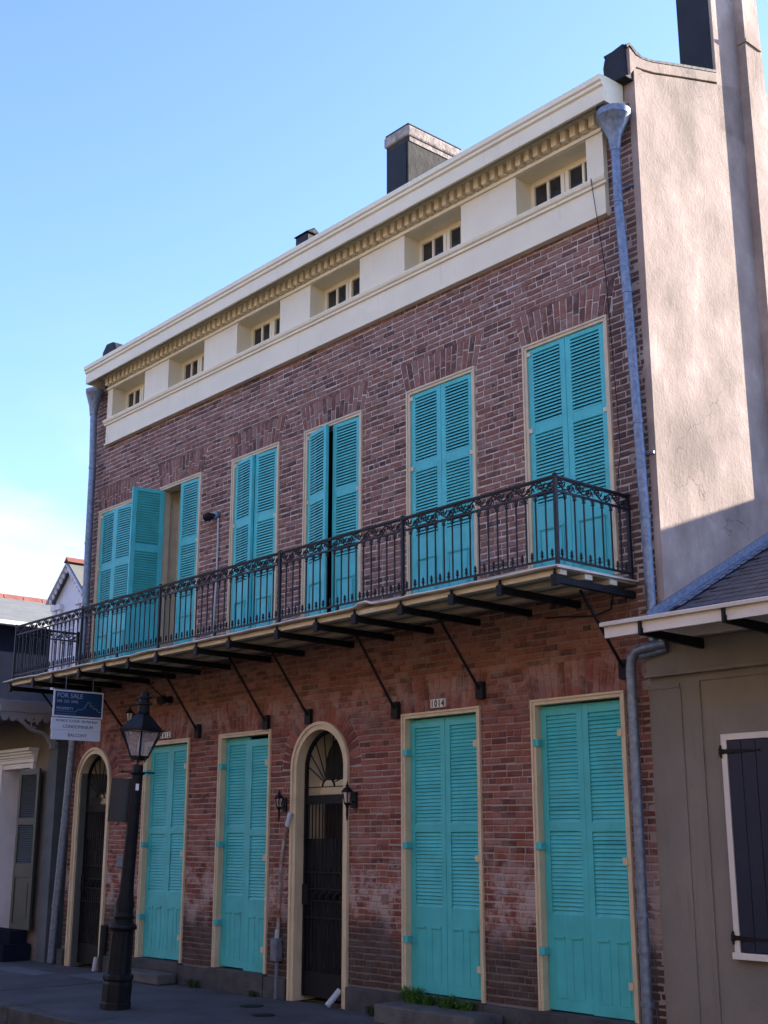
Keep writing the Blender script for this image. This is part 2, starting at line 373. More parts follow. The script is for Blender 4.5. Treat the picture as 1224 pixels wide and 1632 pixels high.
# mortar bed with real openings
def wall_sheet(y):
    m = MB()
    xs = sorted({XL, -3.5, -13.65, -3.83} | {v for o in ops+arches for v in o[:2]})
    zs = sorted({GZ, ZT, 8.7} | {v for o in ops+arches for v in o[2:]} | {SPR+.60})
    for i in range(len(xs)-1):
        for j in range(len(zs)-1):
            cx, cz = (xs[i]+xs[i+1])/2, (zs[j]+zs[j+1])/2
            if any(o[0] < cx < o[1] and o[2] < cz < o[3] for o in ops+arches): continue
            if cz > 7.6 and -13.65 < cx < -3.83: continue
            if any(a[0] < cx < a[1] and SPR < cz < SPR+.60 for a in arches): continue
            m.add([(xs[i],y,zs[j]),(xs[i+1],y,zs[j]),(xs[i+1],y,zs[j+1]),(xs[i],y,zs[j+1])], [(0,1,2,3)])
    for a in arches:
        c = (a[0]+a[1])/2; r = (a[1]-a[0])/2; N = 16; zt = SPR+.60
        for k in range(N):
            t0, t1 = math.pi - math.pi*k/N, math.pi - math.pi*(k+1)/N
            p0 = (c+r*math.cos(t0), y, SPR+r*math.sin(t0)); p1 = (c+r*math.cos(t1), y, SPR+r*math.sin(t1))
            m.add([p0, p1, (p1[0], y, zt), (p0[0], y, zt)], [(0,1,2,3)])
    return m
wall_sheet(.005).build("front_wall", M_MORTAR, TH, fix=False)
# house body behind the front: left side wall, back wall, floors and roof
b = MB().box(XL, XL+.3, .012, 9.4, GZ, 8.75); b.build("side_wall", M_GREYST, TH)
b = MB().box(XL+.3, XR-.45, 9.1, 9.4, GZ, 8.7); b.build("rear_wall", M_GREYST, TH)
RZ = lambda y: 8.80 + .30*(y+.3) if y <= 4.4 else 8.80 + .30*4.7 - .30*(y-4.4)
rf = MB(); pr_ = [(-.30, 8.70), (-.30, 8.79)] + [(4.4, RZ(4.4)), (9.5, RZ(9.5)), (9.5, RZ(9.5)-.1), (4.4, RZ(4.4)-.1)]
rf.prism(pr_, 0, XL+.35, XR-.42).build("roof", M_ROOFD, TH)
b = MB().box(XL+.31, XR-.46, .55, 9.0, 3.62, 3.72); b.build("floor_slab", M_DARK, TH)

# bricks --------------------------------------------------------------
camv = cam.location.copy()
def brick_mesh(l, h, d=.05, ch=.005, seed=0):
    """chamfered front, open back; length along x, front at y=0"""
    rr = random.Random(seed); j = lambda: rr.uniform(-.0045, .0045)
    x, z = l/2, h/2
    v = [(-x, d, -z), (x, d, -z), (x, d, z), (-x, d, z),
         (-x, ch, -z), (x, ch, -z), (x, ch, z), (-x, ch, z),
         (-x+ch+j(), j()*.6, -z+ch+j()), (x-ch+j(), j()*.6, -z+ch+j()), (x-ch+j(), j()*.6, z-ch+j()), (-x+ch+j(), j()*.6, z-ch+j())]
    f = [(8,9,10,11)]
    for k in range(4):
        n = (k+1) % 4; f += [(k, n, 4+n, 4+k), (4+k, 4+n, 8+n, 8+k)]
    return v, f
bricks = []                                                        # (cx, cz, length, height, roll)
CH, BL = .0645, .203
JA = []                                                            # flat arches above rectangular openings
for (a, c, z0, z1) in ops:
    hgt = .36 if z1 > 5 else .34
    JA.append((a-.03, c+.03, z1+.004, z1+hgt))
def clear_intervals(z0, z1):
    zc = (z0+z1)/2; iv = [(XL, -3.5)]; cut = []
    if zc > 7.57: cut.append((-13.66, -3.815))
    for o in ops:
        if o[2]-.02 < zc < o[3]+.004: cut.append((o[0]-.004, o[1]+.004))
    for (a, c, za, zb) in JA:
        if za-.01 < zc < zb:
            sp_ = .09*(zc-za)/(zb-za); cut.append((a-sp_, c+sp_))
    for a in arches:
        c = (a[0]+a[1])/2; r = (a[1]-a[0])/2
        if zc < SPR: cut.append((a[0]-.004, a[1]+.004))
        elif zc < SPR+r+.205:
            w = math.sqrt(max(0, (r+.205)**2-(zc-SPR)**2)); cut.append((c-w, c+w))
    if zc < GZ0: return []
    for (p, q) in cut:
        nv = []
        for (u, v) in iv:
            if q <= u or p >= v: nv.append((u, v)); continue
            if p-u > .03: nv.append((u, p))
            if v-q > .03: nv.append((q, v))
        iv = nv
    return iv
rb = random.Random(11)
z = .125; row = 0
while z < 8.62:
    header = row % 7 == 3
    for (u, v) in clear_intervals(z, z+CH):
        x = u - (0 if row % 2 == 0 else BL*.5) if u <= XL+.01 else u
        if u > XL+.01:                                             # keep the bond running behind the openings
            st = BL*.5 if header else BL
            k = math.floor((u-XL)/st); x = XL + k*st + (0 if row % 2 == 0 else -st*.5)
            while x + st < u: x += st
        while x < v - .01:
            L = (BL*.5 if header or rb.random() < .07 else BL) * rb.uniform(.955, 1.04)
            x0, x1 = max(x, u), min(x+L, v)
            if v - x1 < .04: x1 = v
            if x1 - x0 > .028:
                wob = .010*math.sin(x0*.8+row*.05) + rb.uniform(-.004, .004)
                bricks.append(((x0+x1)/2, z+CH/2+wob, x1-x0-rb.uniform(.009, .014), CH-rb.uniform(.011, .016), rb.gauss(0, .011)))
            x = max(x+L, x1)
    z += CH; row += 1
for (a, c, za, zb) in JA:                                          # soldier bricks, splayed
    n = round((c-a)/.078); 
    for k in range(n):
        t = (k+.5)/n; xb = a+(c-a)*t; xt = xb + .09*(2*t-1); H = zb-za
        split = rb.choice((.36, .64)) if k % 2 else .5
        for (s0, s1) in ((0, split), (split, 1)):
            sm = (s0+s1)/2
            bricks.append((xb+(xt-xb)*sm, za+H*sm, (s1-s0)*H-.010, (c-a)/n*(1+.15*sm)-.013, math.pi/2-math.atan2(xt-xb, H)+rb.uniform(-.01,.01)))
for a in arches:
    c = (a[0]+a[1])/2; r = (a[1]-a[0])/2; n = 22
    for k in range(n):
        t = math.pi*(k+.5)/n; rm = r+.104
        bricks.append((c+rm*math.cos(t), SPR+rm*math.sin(t), .19, math.pi*rm/n-.013, t))
VAR = []                                                           # shared unit bricks
for k in range(5):
    v, f = brick_mesh(1, 1, .05, .06, 40+k)
def brick_verts(bk, k):
    cx, cz, l, h, ro = bk; v, f = brick_mesh(l, h, .05, .005, k % 97); pz = (k*37 % 11)/11*.004
    cr, sr = math.cos(ro), math.sin(ro)
    return [(cx+p[0]*cr-p[2]*sr, p[1]-pz, cz+p[0]*sr+p[2]*cr) for p in v], f
from bpy_extras.object_utils import world_to_camera_view
bpy.context.view_layer.update()
S.render.resolution_x, S.render.resolution_y = 768, 1024
def size_in_view(bk):
    p = world_to_camera_view(S, cam, Vector((bk[0], 0, bk[1])))
    if not (.0 < p.x < 1 and .0 < p.y < 1): return 0
    if -3.70 < bk[0] and bk[1] < 3.6: return 0
    return bk[2]*bk[3]/max(.1, (Vector((bk[0], 0, bk[1]))-camv).length)**2*abs((camv-Vector((bk[0],0,bk[1]))).normalized().y)
order = sorted(range(len(bricks)), key=lambda i: -size_in_view(bricks[i]))
near = set(order[:298])
shared = {}
rest = MB()
for i, bk in enumerate(bricks):
    if i in near:
        key = (round(bk[2]/.02), round(bk[3]/.006), i % 3)
        if key not in shared:
            v, f = brick_mesh(bk[2], bk[3], .05, .005, i); mm = MB(); mm.add(v, f); me = mm.mesh("brick"); me.materials.append(M_BRICK); shared[key] = me
        o = place("brick", shared[key], TH, (bk[0], -(i*37 % 11)/11*.004, bk[1])); o.rotation_euler = (0, -bk[4], 0)
    else:
        v, f = brick_verts(bk, i); rest.add(v, f)
o = rest.build("brickwork", M_BRICK, TH, fix=False); o["kind"] = "stuff"

# granite base course
def base_run(x0, x1, top):
    xx = x0
    while xx < x1 - .05:
        w = min(rb.uniform(.7, 1.2), x1-xx)
        if x1-xx-w < .3: w = x1-xx
        MB().box(xx+.004, xx+w-.004, -.055-rb.uniform(0,.02), .05, GZ-.01, top-rb.uniform(0,.012)).build("base_stone", M_STONE, TH, bevel=.012); xx += w
base_run(XL, -14.03, .115); base_run(-13.0, -8.80, .105); base_run(-7.74, -3.44, .115)

# casings, back of openings, shutters --------------------------------
SL = {}
def slat_mesh(w, deg=48):
    k = (round(w, 3), deg)
    if k not in SL:
        m = MB(); c, s_ = math.cos(R(deg)), math.sin(R(deg)); hw, ht = (.027, .0045) if deg < 60 else (.0225, .0055)
        # cross-section in (y,z): outer edge low, inner edge high
        ax = Vector((0, c, s_)); nz = Vector((0, -s_, c))
        if deg < 60: m.prism([(-.021, -.020), (-.021, -.003), (.021, .026), (.021, .014)], 0, -w/2, w/2)
        else: m.obox((0,0,0), (w/2,0,0), ax*hw, nz*ht)
        me = m.mesh("slat")
        me.materials.append(M_TEAL); SL[k] = me
    return SL[k]
def leaf(hx, y, z, w, h, sgn, lou, ang=0, indiv=False, panel=None, pitch=.036, label=None, hinges=()):
    """shutter leaf hung at hx; local x runs from the hinge (0) to w*sgn"""
    t = .020; st = .068
    m = MB(); X = lambda a: a*sgn
    def bx(a, b_, y0, y1, z0, z1): m.box(min(X(a),X(b_)), max(X(a),X(b_)), y0, y1, z0, z1)
    bx(0, st, -t, t, 0, h); bx(w-st, w, -t, t, 0, h)
    zz = 0
    for (l0, l1) in lou:
        bx(st, w-st, -t+.001, t-.001, zz, l0); zz = l1
    bx(st, w-st, -t+.001, t-.001, zz, h)
    if panel:
        for (p0, p1, z0, z1) in panel:                             # raised mouldings on the solid bottom
            pw = w-2*st; a, b_ = st+pw*p0, st+pw*p1
            for (q0, q1, r0, r1) in ((a, b_, z1-.014, z1), (a, b_, z0, z0+.012), (a, a+.012, z0+.012, z1-.014), (b_-.012, b_, z0+.012, z1-.014)):
                bx(q0, q1, -t-(.009 if z > 2 else .003), -t, r0, r1)
            if z > 2: bx(a+.03, b_-.03, -t-.006, -t, z0+.03, z1-.03)
            bx(a+.004, b_-.004, -t-(.016 if z > 2 else .012), -t-(.009 if z > 2 else .003), z1-.006, z1+.014)
    me = m.build("shutter", M_TEAL, TH, origin=(0,0,0), local=True, bevel=.003)
    me.location = Vector((hx, y, z)) - WP[TH.name]; WP[me.name] = Vector((hx, y, z))
    me.rotation_euler = (0, 0, R(ang))
    if label: me["label"] = label
    sw = w-2*st-.002; sm = slat_mesh(sw, 66 if z < 2 else 41); stuff = MB()
    for (l0, l1) in lou:
        n = round((l1-l0)/pitch)
        for k in range(n):
            zc = l0 + (k+.5)*(l1-l0)/n
            if indiv:
                o = bpy.data.objects.new("slat", sm); COL.objects.link(o); o.parent = me; o.location = (X(w/2), rb.uniform(-.001,.001), zc)
                o.rotation_euler = (rb.gauss(0, .035) - (.25 if rb.random() < .012 else 0), 0, 0)
            else:
                tilt = rb.gauss(0, .035); 
                Mx = Matrix.Rotation(tilt, 3, 'X')
                stuff.add([Mx @ v.co + Vector((X(w/2), 0, zc)) for v in sm.vertices], [tuple(p.vertices) for p in sm.polygons])
    if stuff.v:
        o = stuff.build("louver_slats", M_TEAL, me, local=True, fix=False); o["kind"] = "stuff"
    for (hz, mt) in hinges:
        if z < 2:
            k = MB().box(min(X(-.042),X(.036)), max(X(-.042),X(.036)), -t-.088, -t-.080, hz-.03, hz+.03); k.box(min(X(.008),X(.02)), max(X(.008),X(.02)), -t-.080, -t-.001, hz-.03, hz+.03)
            k.tube([(X(-.012), -t-.088, hz-.034), (X(-.012), -t-.088, hz+.034)], .007, 6); k.build("hinge", mt, me, local=True); continue
        k = MB().box(min(X(-.028),X(.045)), max(X(-.028),X(.045)), -t-.012, -t-.001, hz-.022, hz+.022)
        k.tube([(X(-.004), -t-.010, hz-.026), (X(-.004), -t-.010, hz+.026)], .008, 6)
        k.build("hinge", mt, me, local=True)
    return me
def casing(a, b_, z0, z1, w, y0, depth, m, name="door_frame"):
    c = MB()
    c.box(a, a+w, y0, depth, z0, z1); c.box(b_-w, b_, y0, depth, z0, z1); c.box(a+w, b_-w, y0, depth, z1-w, z1)
    e = w*.35                                                      # outer bead
    c.box(a-.006, a+e, y0-.012, y0+.02, z0, z1+.006); c.box(b_-e, b_+.006, y0-.012, y0+.02, z0, z1+.006); c.box(a+e, b_-e, y0-.012, y0+.02, z1-e, z1+.006)
    return c.build(name, m, TH, bevel=.003)
def backing(a, b_, z0, z1, d, m):
    c = MB(); c.add([(a,d,z0),(b_,d,z0),(b_,d,z1),(a,d,z1),(a,.012,z0),(b_,.012,z0),(b_,.012,z1),(a,.012,z1)],
       [(0,1,2,3),(4,0,3,7),(1,5,6,2),(3,2,6,7),(4,5,1,0)])
    return c.build("doorway", m, TH, fix=False)  # near-black lining stands in for the unlit room
GL = [(.82, 1.55), (1.63, 2.61)]; GP = [(.04, .40, .10, .62), (.60, .96, .10, .62)]
gh = {2:(3, 3), 3:(3, 3), 5:(3, 3), 6:(3, 3)}
for k, (a, b_) in GR.items():
    casing(a, b_, GZ0, GZ1, .048, -.012, .16, M_TRIM)
    backing(a, b_, GZ0-.01, GZ1+.01, .30, M_DARK)
    MB().box(a-.02, b_+.02, -.07, .16, GZ0-.12, GZ0-.001).build("threshold", M_STONE, TH, bevel=.008)
    L0, L1 = a+.050, b_-.050; wd = (L1-L0)/2 - .002; h = GZ1-.048-.012-GZ0-.012
    ind = k in (5, 6)
    off = {2:.004, 3:.0, 5:.0, 6:-.006}[k]
    leaf(L0, .085, GZ0+.012+(.006 if k == 3 else 0), wd, h, 1, GL, rb.uniform(-.5,.2), ind, GP, hinges=((2.36, M_TEAL), (1.42, M_TEAL), (.50, M_TEAL)))
    leaf(L1, .085, GZ0+.012-(.03 if k == 3 else 0)+off, wd, h, -1, GL, rb.uniform(-.2,.5), ind, GP, hinges=((2.40, M_TRIM), (1.30, M_TRIM), (.28, M_TRIM)))
UL = [(.83, 1.57), (1.68, 2.44)]; UPN = [(.06, .94, .14, .58)]
ang = {1:(-3, 5), 2:(-100, 1.5), 3:(-7, 2), 4:(-12, 1.5), 5:(-.6, .6), 6:(-.5, .5)}
for k, (a, b_) in UP.items():
    casing(a, b_, UZ0, UZ1, .048, -.010, .14, M_TRIM)
    L0, L1 = a+.05, b_-.05; wd = (L1-L0)/2 - .002; h = 2.49
    leaf(L0, .030, UZ0+.01, wd, h, 1, UL, ang[k][0], k == 6, UPN, label="turquoise shutter leaf swung open" if k == 2 else None, hinges=((1.62, M_CREAM2), (2.44, M_CREAM2)))
    leaf(L1, .030, UZ0+.01, wd, h, -1, UL, ang[k][1], k == 6, UPN, hinges=((1.60, M_CREAM2),))
    # near-black lining for the unlit room; glazed doors only behind the open leaf
    c = backing(a, b_, UZ0, UZ1, .62, M_DARK) if k != 2 else None
    if k == 2:
        c = MB(); d = .34
        c.add([(a,d,UZ0),(b_,d,UZ0),(b_,d,UZ1),(a,d,UZ1),(a,.012,UZ0),(b_,.012,UZ0),(b_,.012,UZ1),(a,.012,UZ1)], [(4,0,3,7),(1,5,6,2),(3,2,6,7),(4,5,1,0)])
        c.build("door_reveal", M_CREAM2, TH, fix=False)
        c = MB(); 
        for (x0, x1) in ((a, a+.07), (b_-.07, b_), ((a+b_)/2-.05, (a+b_)/2+.05)): c.box(x0, x1, d-.04, d, UZ0, UZ1-.06)
        c.box(a, b_, d-.045, d+.002, UZ1-.06, UZ1-.001); c.box(a+.07, b_-.07, d-.035, d-.003, UZ0, UZ0+.5)
        for zz in (4.95, 5.5, 6.0): c.box(a+.07, b_-.07, d-.03, d-.005, zz, zz+.03)
        w_ = c.build("inner_door", M_CREAM2, TH)
        MB().box(a+.07, b_-.07, d-.018, d-.012, UZ0+.5, UZ1-.06).build("pane", M_GLASS, w_)
        MB().box(a-.02, b_+.02, .5, .52, UZ0, UZ1).build("doorway", M_DARK, TH)  # near-black sheet for the unlit room behind the glass
        MB().box(a+.36, a+.43, .16, .20, UZ0+.36, UZ0+.46).build("door_latch", M_IRON, TH)

# arched doorways -----------------------------------------------------
def arc_pts(c, r, y, z0, n=18):
    return [(c-r, y, z0)] + [(c+r*math.cos(math.pi-math.pi*k/n), y, SPR+r*math.sin(math.pi*k/n)) for k in range(n+1)] + [(c+r, y, z0)]
def arch_band(m, c, r0, r1, y0, y1, z0):
    A, B = arc_pts(c, r0, y0, z0), arc_pts(c, r1, y0, z0); n = len(A)
    V = A + B + [(p[0], y1, p[2]) for p in A] + [(p[0], y1, p[2]) for p in B]; F = []
    for i in range(n-1):
        F += [(i, i+1, n+i+1, n+i), (2*n+i, 3*n+i, 3*n+i+1, 2*n+i+1), (i, 2*n+i, 2*n+i+1, i+1), (n+i, n+i+1, 3*n+i+1, 3*n+i)]
    F += [(0, n, 3*n, 2*n), (n-1, 3*n-1, 4*n-1, 2*n-1)]
    m.add(V, F)
for k, (a, b_) in AR.items():
    c = (a+b_)/2; r = (b_-a)/2
    m = MB(); arch_band(m, c, r-.085, r-.012, -.015, .19, GZ); arch_band(m, c, r-.03, r+.006, -.032, .02, GZ)
    m.build("arch_surround", M_TRIM, TH)
    # vestibule
    m = MB(); A = arc_pts(c, r-.085, .19, GZ); B = [(p[0], .42, p[2]) for p in A]; n = len(A)
    m.add(A+B, [(i, i+1, n+i+1, n+i) for i in range(n-1)]); m.build("vestibule", M_CREAM2, TH, fix=False)
    MB().box(a, b_, .19, .5, GZ-.03, GZ+.005).build("vestibule_floor", M_STONE, TH)
    d = MB(); d.box(c-.42, c+.42, .40, .44, GZ, 2.06)
    for (x0, x1) in ((c-.36, c-.04), (c+.04, c+.36)):
        for (z0, z1) in ((.05, .75), (.85, 1.95)): d.box(x0, x1, .385, .40, z0, z1)
    dr = d.build("inner_door", M_WOOD, TH, bevel=.004)
    d = MB().box(c-.44, c+.44, .36, .45, 2.06, 2.28); d.box(c-.44, c+.44, .34, .36, 2.12, 2.16); d.box(c-.44, c+.44, .335, .36, 2.21, 2.25)
    d.build("transom", M_CREAM, TH)
    d = MB(); A = arc_pts(c, r-.085, .415, 2.28); d.add([(c, .415, 2.3)]+A, [(0, i+1, i+2) for i in range(len(A)-1)]); d.build("fanlight_pane", M_GLASS, TH, fix=False)
    # iron gate
    y = .12; ri = r-.095
    gate = MB(); arch_band(gate, c, ri-.03, ri, y-.02, y+.02, GZ+.05)
    gate.box(c-ri+.03, c+ri-.03, y-.012, y+.012, 2.0, 2.10)
    gate.box(c-ri+.03, c+ri-.03, y-.008, y+.008, GZ+.05, .19)
    gate.box(c-ri+.03, c+ri-.03, y-.008, y+.008, 2.185, 2.195)
    for zz in (1.25, 1.07, .945, .76): gate.box(c-ri+.03, c+ri-.03, y-.009, y+.009, zz-.008, zz+.008)
    gate.box(c-ri-.005, c-ri+.10, y-.03, y+.03, .90, 1.12)         # lock case
    G = gate.build("gate", M_IRON, TH)
    MB().box(c-ri+.03, c+ri-.03, y+.020, y+.024, .19, 1.62).build("dark_screen", M_SCREEN, G)  # see-through dark sheet behind the lower bars
    n = 12
    for i in range(n):
        xb = c-ri+.04 + (2*ri-.08)*(i+.5)/n
        MB().tube([(xb, y, .19), (xb, y, 2.0)], .0075, 6).build("gate_bar", M_IRON, G)
    for i in range(9):
        t = math.pi*(i+.9)/10.8; p0 = Vector((c+.10*math.cos(t), y, 2.22+.06*math.sin(t))); dv = Vector((math.cos(t), 0, math.sin(t)))
        L = .05
        while True:
            q = p0+dv*L
            if (q.z > SPR and math.hypot(q.x-c, q.z-SPR) > ri-.02) or abs(q.x-c) > ri-.02: break
            L += .01
        MB().tube([p0, p0+dv*L], .0075, 6).build("fan_bar", M_IRON, G)
    f = MB().tube([(c+.11*math.cos(math.pi*i/10), y, 2.19+.09*math.sin(math.pi*i/10)) for i in range(11)], .012, 6); f.build("fan_hub", M_IRON, G)
    for i in range(5):
        x0 = c-ri+.13+i*(2*ri-.2)/5; pts = [(x0+.02*q, y, .955+.1*(q/6)+.012*math.sin(q*2)) for q in range(7)]
        MB().tube(pts, [.006,.014,.02,.024,.02,.014,.006], 6).build("gate_scroll", M_IRON, G)

# cornice and attic ----------------------------------------------------
CX0, CX1, FX0, FX1 = -13.92, -3.56, -13.67, -3.81
cor = MB()
prof = [(-.30,8.54),(-.33,8.54),(-.33,8.70),(-.355,8.715),(-.355,8.745),(-.375,8.76),(-.375,8.82),(-.02,8.84),(-.02,8.66),(-.30,8.66)]
cor.prism(prof, 0, CX0, CX1)
cor.box(CX1-.03, CX1+.002, -.30, .02, 8.54, 8.66); cor.box(CX0-.002, CX0+.03, -.30, .02, 8.54, 8.66)
cor.box(FX0-.02, FX1+.02, -.17, -.06, 8.605, 8.66); 
cornice = cor.build("cornice", M_CREAM, TH, bevel=.004)
fr = MB(); xs = [FX0] + [v for k in AT for v in AT[k]] + [FX1]
zA0, zA1 = 7.93, 8.42
fr.box(FX0, FX1, -.06, .0, zA1, 8.66); fr.box(FX0, FX1, -.06, .0, 7.52, zA0)
for i in range(0, len(xs), 2): fr.box(xs[i], xs[i+1], -.06, .0, zA0, zA1)
frieze = fr.build("frieze", M_CREAM, TH)
bm_ = MB(); bm_.prism([(-.06,7.84),(-.085,7.845),(-.085,7.87),(-.105,7.885),(-.115,7.915),(-.115,7.928),(-.06,7.935)], 0, FX0-.03, FX1+.035); 
bm_.box(FX0-.01, FX1+.012, -.078, -.06, 7.52, 7.545)
bm_.build("belt_moulding", M_CREAM, TH)
hm = MB().box(FX0-.005, FX1+.005, -.085, -.06, 8.425, 8.462); hm.box(FX0-.005, FX1+.005, -.072, -.06, 8.462, 8.475); hm.build("head_moulding", M_CREAM, TH)
dm = None; nd_ = 79; pitch = (FX1-FX0-.02)/nd_
for i in range(nd_):
    x = FX0+.02+pitch*(i+.5)
    if dm is None:
        dm = MB().box(x-.034, x+.034, -.148, -.06, 8.478, 8.605).build("dentil", M_CREAM, TH, bevel=.003)
    else: copy_to(dm, WP["dentil"]+Vector((pitch*i, 0, 0)), TH)
for k, (a, b_) in AT.items():
    d = .22; m = MB()
    m.add([(a,d,zA0),(b_,d,zA0),(b_,d,zA1),(a,d,zA1),(a,.0,zA0),(b_,.0,zA0),(b_,.0,zA1),(a,.0,zA1)], [(4,0,3,7),(1,5,6,2),(3,2,6,7),(4,5,1,0)])
    m.build("attic_reveal", M_CREAM, TH, fix=False)
    e = MB().box(a-.012, a+.004, -.068, -.058, zA0, zA1); e.build("reveal_bead", M_CREAM, TH)
    w = MB(); c = (a+b_)/2; f_ = .05
    w.box(a, a+f_, d-.05, d, zA0, zA1); w.box(b_-f_, b_, d-.05, d, zA0, zA1); w.box(a+f_, b_-f_, d-.05, d, zA1-.06, zA1); w.box(a+f_, b_-f_, d-.05, d, zA0, zA0+.09)
    w.box(c-.055, c-.004, d-.055, d, zA0+.09, zA1-.06); w.box(c+.004, c+.055, d-.055, d, zA0+.09, zA1-.06); w.box(c-.004, c+.004, d-.03, d, zA0+.09, zA1-.06)
    for x0, x1 in ((a+f_, c-.055), (c+.055, b_-f_)): w.box((x0+x1)/2-.016, (x0+x1)/2+.016, d-.045, d, zA0+.09, zA1-.06)
    wf = w.build("attic_window", M_CREAM, TH, bevel=.003)
    for x0, x1 in ((a+f_, c-.055), (c+.055, b_-f_)):
        xm = (x0+x1)/2
        for p, q in ((x0, xm-.016), (xm+.016, x1)): MB().box(p, q, d-.022, d-.016, zA0+.09, zA1-.06).build("pane", M_GLASS, wf)
    MB().box(a-.02, b_+.02, d+.01, d+.03, zA0-.05, zA1+.05).build("attic_dark_sheet", M_DARK, TH)  # near-black sheet stands in for the unlit attic

# right gable wall with parapet and chimney -----------------------------
gp = [(0.0, GZ), (0.0, 9.02), (.14, 9.0), (.3, 9.04), (.76, 9.20), (1.45, 9.43), (4.4, 10.40), (9.4, 8.8), (9.4, GZ)]
gw = MB(); gw.prism(gp, 0, -3.72, XR); gw.build("gable_wall", M_GABLE, TH)
MB().box(-3.50, XR+.004, -.006, .0, GZ, 8.8).build("stucco_return", M_GABLE, TH)
cp_out = [(-.085, 8.86), (-.085, 9.17), (.02, 9.12), (.14, 9.125), (.3, 9.165), (.76, 9.325), (1.45, 9.56)]
cp_in = [(1.45, 9.45), (.76, 9.215), (.3, 9.055), (.14, 9.015), (.02, 8.99)]
cpm = MB(); cpm.prism(cp_out + cp_in, 0, -3.69, XR+.018); cpm.build("coping", M_GABLE, TH, bevel=.006)
ct = MB(); ct.prism([(-.10, 9.16), (-.06, 9.205), (.03, 9.145), (.14, 9.135), (.3, 9.175), (.76, 9.335), (1.45, 9.57), (1.45, 9.60), (.76, 9.365), (.3, 9.20), (.14, 9.165), (.05, 9.185), (-.06, 9.235), (-.12, 9.19)], 0, -3.70, XR+.012); ct.build("coping_tar", M_TAR, TH)
hd = MB(); hd.prism([(-3.70, 8.84), (-3.71, 9.05), (-3.69, 9.13), (-3.64, 9.18), (XR-.02, 9.21), (XR-.01, 8.84)], 1, -.13, .02); hd.build("parapet_head", M_TAR, TH, bevel=.012)
stk = MB(); stk.box(-3.86, XR, 1.47, 2.06, 8.9, 13.0); stk.build("chimney", M_GABLE, TH)
MB().box(-3.862, XR-.035, 1.455, 1.468, 9.3, 13.0).build("chimney_tar", M_TAR, TH)
br = MB(); br.prism([(1.93, GZ), (1.93, 13.0), (2.16, 13.0), (2.30, 8.6), (2.36, GZ)], 0, XR-.02, XR+.105); br.build("chimney_breast", M_GABLE, TH)
MB().box(XR-.01, XR+.125, 1.915, 2.22, 10.12, 10.16).build("chimney_ledge", M_GABLE, TH)
# other chimneys on the roof
def chimney(x0, x1, y0, y1, zt, lab):
    c = MB().box(x0, x1, y0, y1, 8.9, zt-.22)
    o = c.build("chimney", M_TARG, TH); o["label"] = lab
    MB().box(x0+.03, x1-.04, y0-.012, y0, 8.95, zt-.30).build("tar_coat", M_TAR, o)
    MB().box(x0-.035, x1+.035, y0-.035, y1+.035, zt-.22, zt-.04).build("cap", M_CAP, o, bevel=.03)
    MB().box(x0-.02, x1+.02, y0-.02, y1+.02, zt-.04, zt).build("cap_top", M_TARG, o, bevel=.02)
    MB().box(x1, x1+.012, y0+.02, y1-.02, zt-.30, zt-.225).build("cap_band", M_CAP, o)
chimney(-9.96, -9.46, 2.5, 3.62, 12.24, "tall black tarred chimney with chipped pale cap")
c2 = MB().box(-12.28, -11.96, 2.5, 2.78, 8.9, 11.38); c2.prism([(2.46, 11.38), (2.64, 11.50), (2.82, 11.38)], 0, -12.31, -11.93); o = c2.build("chimney", M_TAR, TH, bevel=.02); o["label"] = "small black hooded chimney top"
o = MB().prism([(-13.86, 8.7), (-13.84, 9.10), (-13.72, 9.22), (-13.52, 9.20), (-13.45, 9.10), (-13.45, 8.7)], 1, -.12, .5).build("parapet_stub", M_TAR, TH, bevel=.03)

# balcony ---------------------------------------------------------------
BX0, BX1, BY = -14.21, -3.755, -1.03
deck = MB(); N = 120; top = 3.855
# rolled membrane with a wavy lip
V = []; F = []
for i in range(N+1):
    x = BX0-.16+(BX1+.06-BX0+.16)*i/N; wv = .012*noise.noise(Vector((x*1.7, 0, 3))) + .007*noise.noise(Vector((x*5, 1, 0)))
    bump_ = .045*math.exp(-((x+6.23)/.10)**2)
    for (yy, zz) in ((.0, top), (BY-.02, top+bump_*.6), (BY-.075, top+wv+bump_), (BY-.085, top-.014+wv+bump_), (BY-.07, top-.024+wv+bump_*.9), (0, top-.012)):
        V.append((x, yy, zz))
for i in range(N):
    for j in range(5): a = i*6+j; F.append((a, a+6, a+7, a+1))
F += [tuple(range(6)), tuple(N*6+j for j in range(6))]
deck.add(V, F)
bal = deck.build("balcony", M_MEMB, TH)
MB().box(BX0-.05, BX1+.02, BY+.0, -.005, top-.03, top-.013).build("soffit_boards", M_SOFF, bal)
for yy, w in ((BY+.03, .085), (BY+.36, .10), (BY+.70, .10)):
    MB().box(BX0-.03, BX1+.035, yy-w/2, yy+w/2, top-.078, top-.031).build("stringer", M_CREAM2, bal, bevel=.004)
    d = MB(); x = BX0                                              # nail slots beside each stringer
    while x < BX1: d.box(x, x+.045, yy+w/2+.02, yy+w/2+.032, top-.0335, top-.0305); x += .085
    o = d.build("vent_slots", M_DARK, bal); o["kind"] = "stuff"
bxs = [-3.76,-4.40,-5.01,-5.71,-6.40,-7.02,-7.70,-8.61,-9.28,-10.16,-10.84,-11.45,-12.12,-12.88,-13.47,-14.2]
